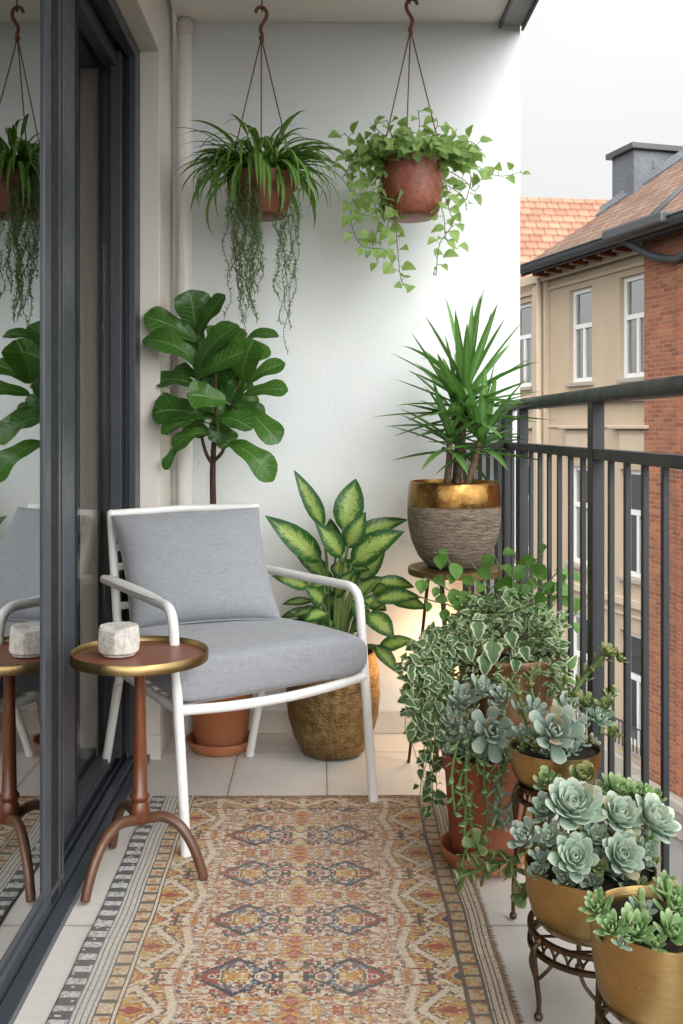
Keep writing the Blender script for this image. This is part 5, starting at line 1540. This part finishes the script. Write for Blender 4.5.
# nearest bowl
random.seed(73)
c3 = Vector((.538, 1.585, 0))
stand('low bronze plant stand under the nearest gold bowl in the bottom corner', c3, .098, .168, (200, 262, 320, 85), 1.06)
t = bowl('succulent_bowl', 'nearest gold bowl in the bottom right corner, with fresh green succulents and bare dark soil', c3, .109, .150, .1695)
for (x, y, rr, n, m, nx, d) in ((597, 910, 20, 22, 'lime', -.5, 1.5), (612, 930, 20, 20, 'lime', -.3, 1.49), (634, 932, 26, 26, 'lime', .0, 1.50), (640, 912, 17, 20, 'blue', .1, 1.56), (600, 900, 12, 14, 'lime', -.5, 1.53), (670, 900, 24, 24, 'lime', .2, 1.58), (672, 935, 26, 18, 'lime', .2, 1.50), (655, 945, 16, 14, 'lime', 0, 1.49), (683, 915, 20, 18, 'lime', .3, 1.56), (665, 885, 14, 16, 'lime', .1, 1.62), (622, 945, 12, 12, 'blue', -.1, 1.48)):
    put_rosette(t, x, y, d, rr, n, m, (nx, -.5, 1), .40 if m == 'lime' else .5, .12, .95, ACUM, .25)
b = MB(); sm = MB()
for (x, y, q) in ((640, 960, 900), (668, 960, 890), (606, 950, 912), (672, 960, 935), (634, 962, 935)):
    stem_with(b, sm, [(x, y), (x, (y + q) / 2), (x, q)], (1.56, 1.55, 1.54), .012, .028, SPAT, 10, .005)
b.build('stem_leaves', M['lime'], t); sm.build('stems', M['stem'], t)

# ============================================================ HIDDEN UPLIGHT
p = Vector((.435, 3.47, 0))
t = thing('floor_lamp', 'small globe lamp on the floor giving a warm glow on the wall behind the stool', 'lamp', p)
b = MB(); b.lathe([(0, .002), (.045, .002), (.045, .012), (.008, .018), (.007, .24), (.02, .25), (.02, .262), (0, .262)], p, 32); b.build('base', M['dark'], t, auto=40)
g = NT('lamp_lens'); e = g.n('Emission'); e.inputs[0].default_value = (1, .56, .24, 1); e.inputs[1].default_value = 32; g.t.links.new(e.outputs[0], g.out.inputs[0])
b = MB(); b.ball(p + Vector((0, 0, .30)), .042, 24); b.build('globe', g.m, t)

# ============================================================ SKY, SUN, CAMERA
w = bpy.data.worlds.new('World'); sc.world = w; w.use_nodes = True; nt = w.node_tree; nt.nodes.clear()
N = nt.nodes.new
SUN_EL, SUN_AZ = math.radians(34), math.radians(163)      # azimuth clockwise from +Y: behind the viewer, to the right
sky = N('ShaderNodeTexSky'); sky.sky_type = 'NISHITA'; sky.sun_disc = False; sky.sun_elevation = SUN_EL; sky.sun_rotation = SUN_AZ; sky.dust_density = 3; sky.air_density = 1.0
hs = N('ShaderNodeHueSaturation'); hs.inputs['Saturation'].default_value = .30; hs.inputs['Value'].default_value = 1.0
tc = N('ShaderNodeTexCoord'); mp = N('ShaderNodeMapping'); mp.inputs['Scale'].default_value = (1, 1, 2.5); no = N('ShaderNodeTexNoise'); no.inputs['Scale'].default_value = 2.2; no.inputs['Detail'].default_value = 6
nt.links.new(tc.outputs['Generated'], mp.inputs[0]); nt.links.new(mp.outputs[0], no.inputs['Vector'])
mr = N('ShaderNodeMapRange'); mr.inputs[1].default_value = .3; mr.inputs[2].default_value = .7; mr.inputs[3].default_value = .80; mr.inputs[4].default_value = .97; nt.links.new(no.outputs['Fac'], mr.inputs[0])
mx = N('ShaderNodeMix'); mx.data_type = 'RGBA'; mx.inputs[7].default_value = (5.95, 5.98, 5.90, 1)
bg = N('ShaderNodeBackground'); bg.inputs[1].default_value = .10; ow = N('ShaderNodeOutputWorld')
nt.links.new(sky.outputs[0], hs.inputs['Color']); nt.links.new(mr.outputs[0], mx.inputs[0]); nt.links.new(hs.outputs[0], mx.inputs[6]); 
def VM(op, a, b_=None):
    n_ = N('ShaderNodeVectorMath'); n_.operation = op; nt.links.new(a, n_.inputs[0])
    if b_ is not None: n_.inputs[1].default_value = b_
    return n_.outputs['Value'] if op == 'DOT_PRODUCT' else n_.outputs[0]


def FM(op, a, b_):
    n_ = N('ShaderNodeMath'); n_.operation = op
    for k_, v_ in ((0, a), (1, b_)):
        if isinstance(v_, bpy.types.NodeSocket): nt.links.new(v_, n_.inputs[k_])
        else: n_.inputs[k_].default_value = v_
    return n_.outputs[0]


nrm_ = VM('NORMALIZE', tc.outputs['Generated'])
sd_ = (math.sin(SUN_AZ) * math.cos(SUN_EL), math.cos(SUN_AZ) * math.cos(SUN_EL), math.sin(SUN_EL))
up_ = FM('MAXIMUM', VM('DOT_PRODUCT', nrm_, (0, 0, 1)), 0.)
gl_ = FM('POWER', FM('MAXIMUM', FM('ADD', FM('MULTIPLY', VM('DOT_PRODUCT', nrm_, sd_), .5), .5), 0.), 3.)
# overcast sky: zenith brighter than the horizon, and brighter round the veiled sun
lum = FM('ADD', FM('ADD', .76, FM('MULTIPLY', up_, .50)), FM('MULTIPLY', gl_, 4.4))
sv = N('ShaderNodeVectorMath'); sv.operation = 'SCALE'; nt.links.new(mx.outputs[2], sv.inputs[0]); nt.links.new(lum, sv.inputs['Scale'])
nt.links.new(sv.outputs[0], bg.inputs[0]); nt.links.new(bg.outputs[0], ow.inputs[0])
L = bpy.data.lights.new('sun', 'SUN'); L.energy = .5; L.angle = math.radians(40); L.color = (1, .975, .94)
o = bpy.data.objects.new('sun', L); COL.objects.link(o)
sd = Vector((math.sin(SUN_AZ) * math.cos(SUN_EL), math.cos(SUN_AZ) * math.cos(SUN_EL), math.sin(SUN_EL)))
o.rotation_euler = sd.to_track_quat('Z', 'Y').to_euler(); o.location = (4, -6, 8)
cam = bpy.data.cameras.new('camera'); o = bpy.data.objects.new('camera', cam); COL.objects.link(o); sc.camera = o
cam.sensor_fit = 'VERTICAL'; cam.sensor_height = 36; cam.lens = 36 * F / 1024; cam.shift_x = (341.5 - CX) / 1024; cam.shift_y = -(512 - HY) / 1024
cam.clip_start = .05; cam.clip_end = 1500; o.location = (0, 0, H); o.rotation_euler = (PI / 2, 0, 0)
sc.render.engine = 'CYCLES'
sc.cycles.use_denoising = True; sc.cycles.max_bounces = 10; sc.cycles.transparent_max_bounces = 12; sc.cycles.caustics_reflective = False; sc.cycles.caustics_refractive = False
sc.cycles.sample_clamp_indirect = 8
vs_ = sc.view_settings; vs_.view_transform = 'Standard'; vs_.look = 'None'; vs_.gamma = 1; vs_.use_curve_mapping = False; vs_.exposure = .76
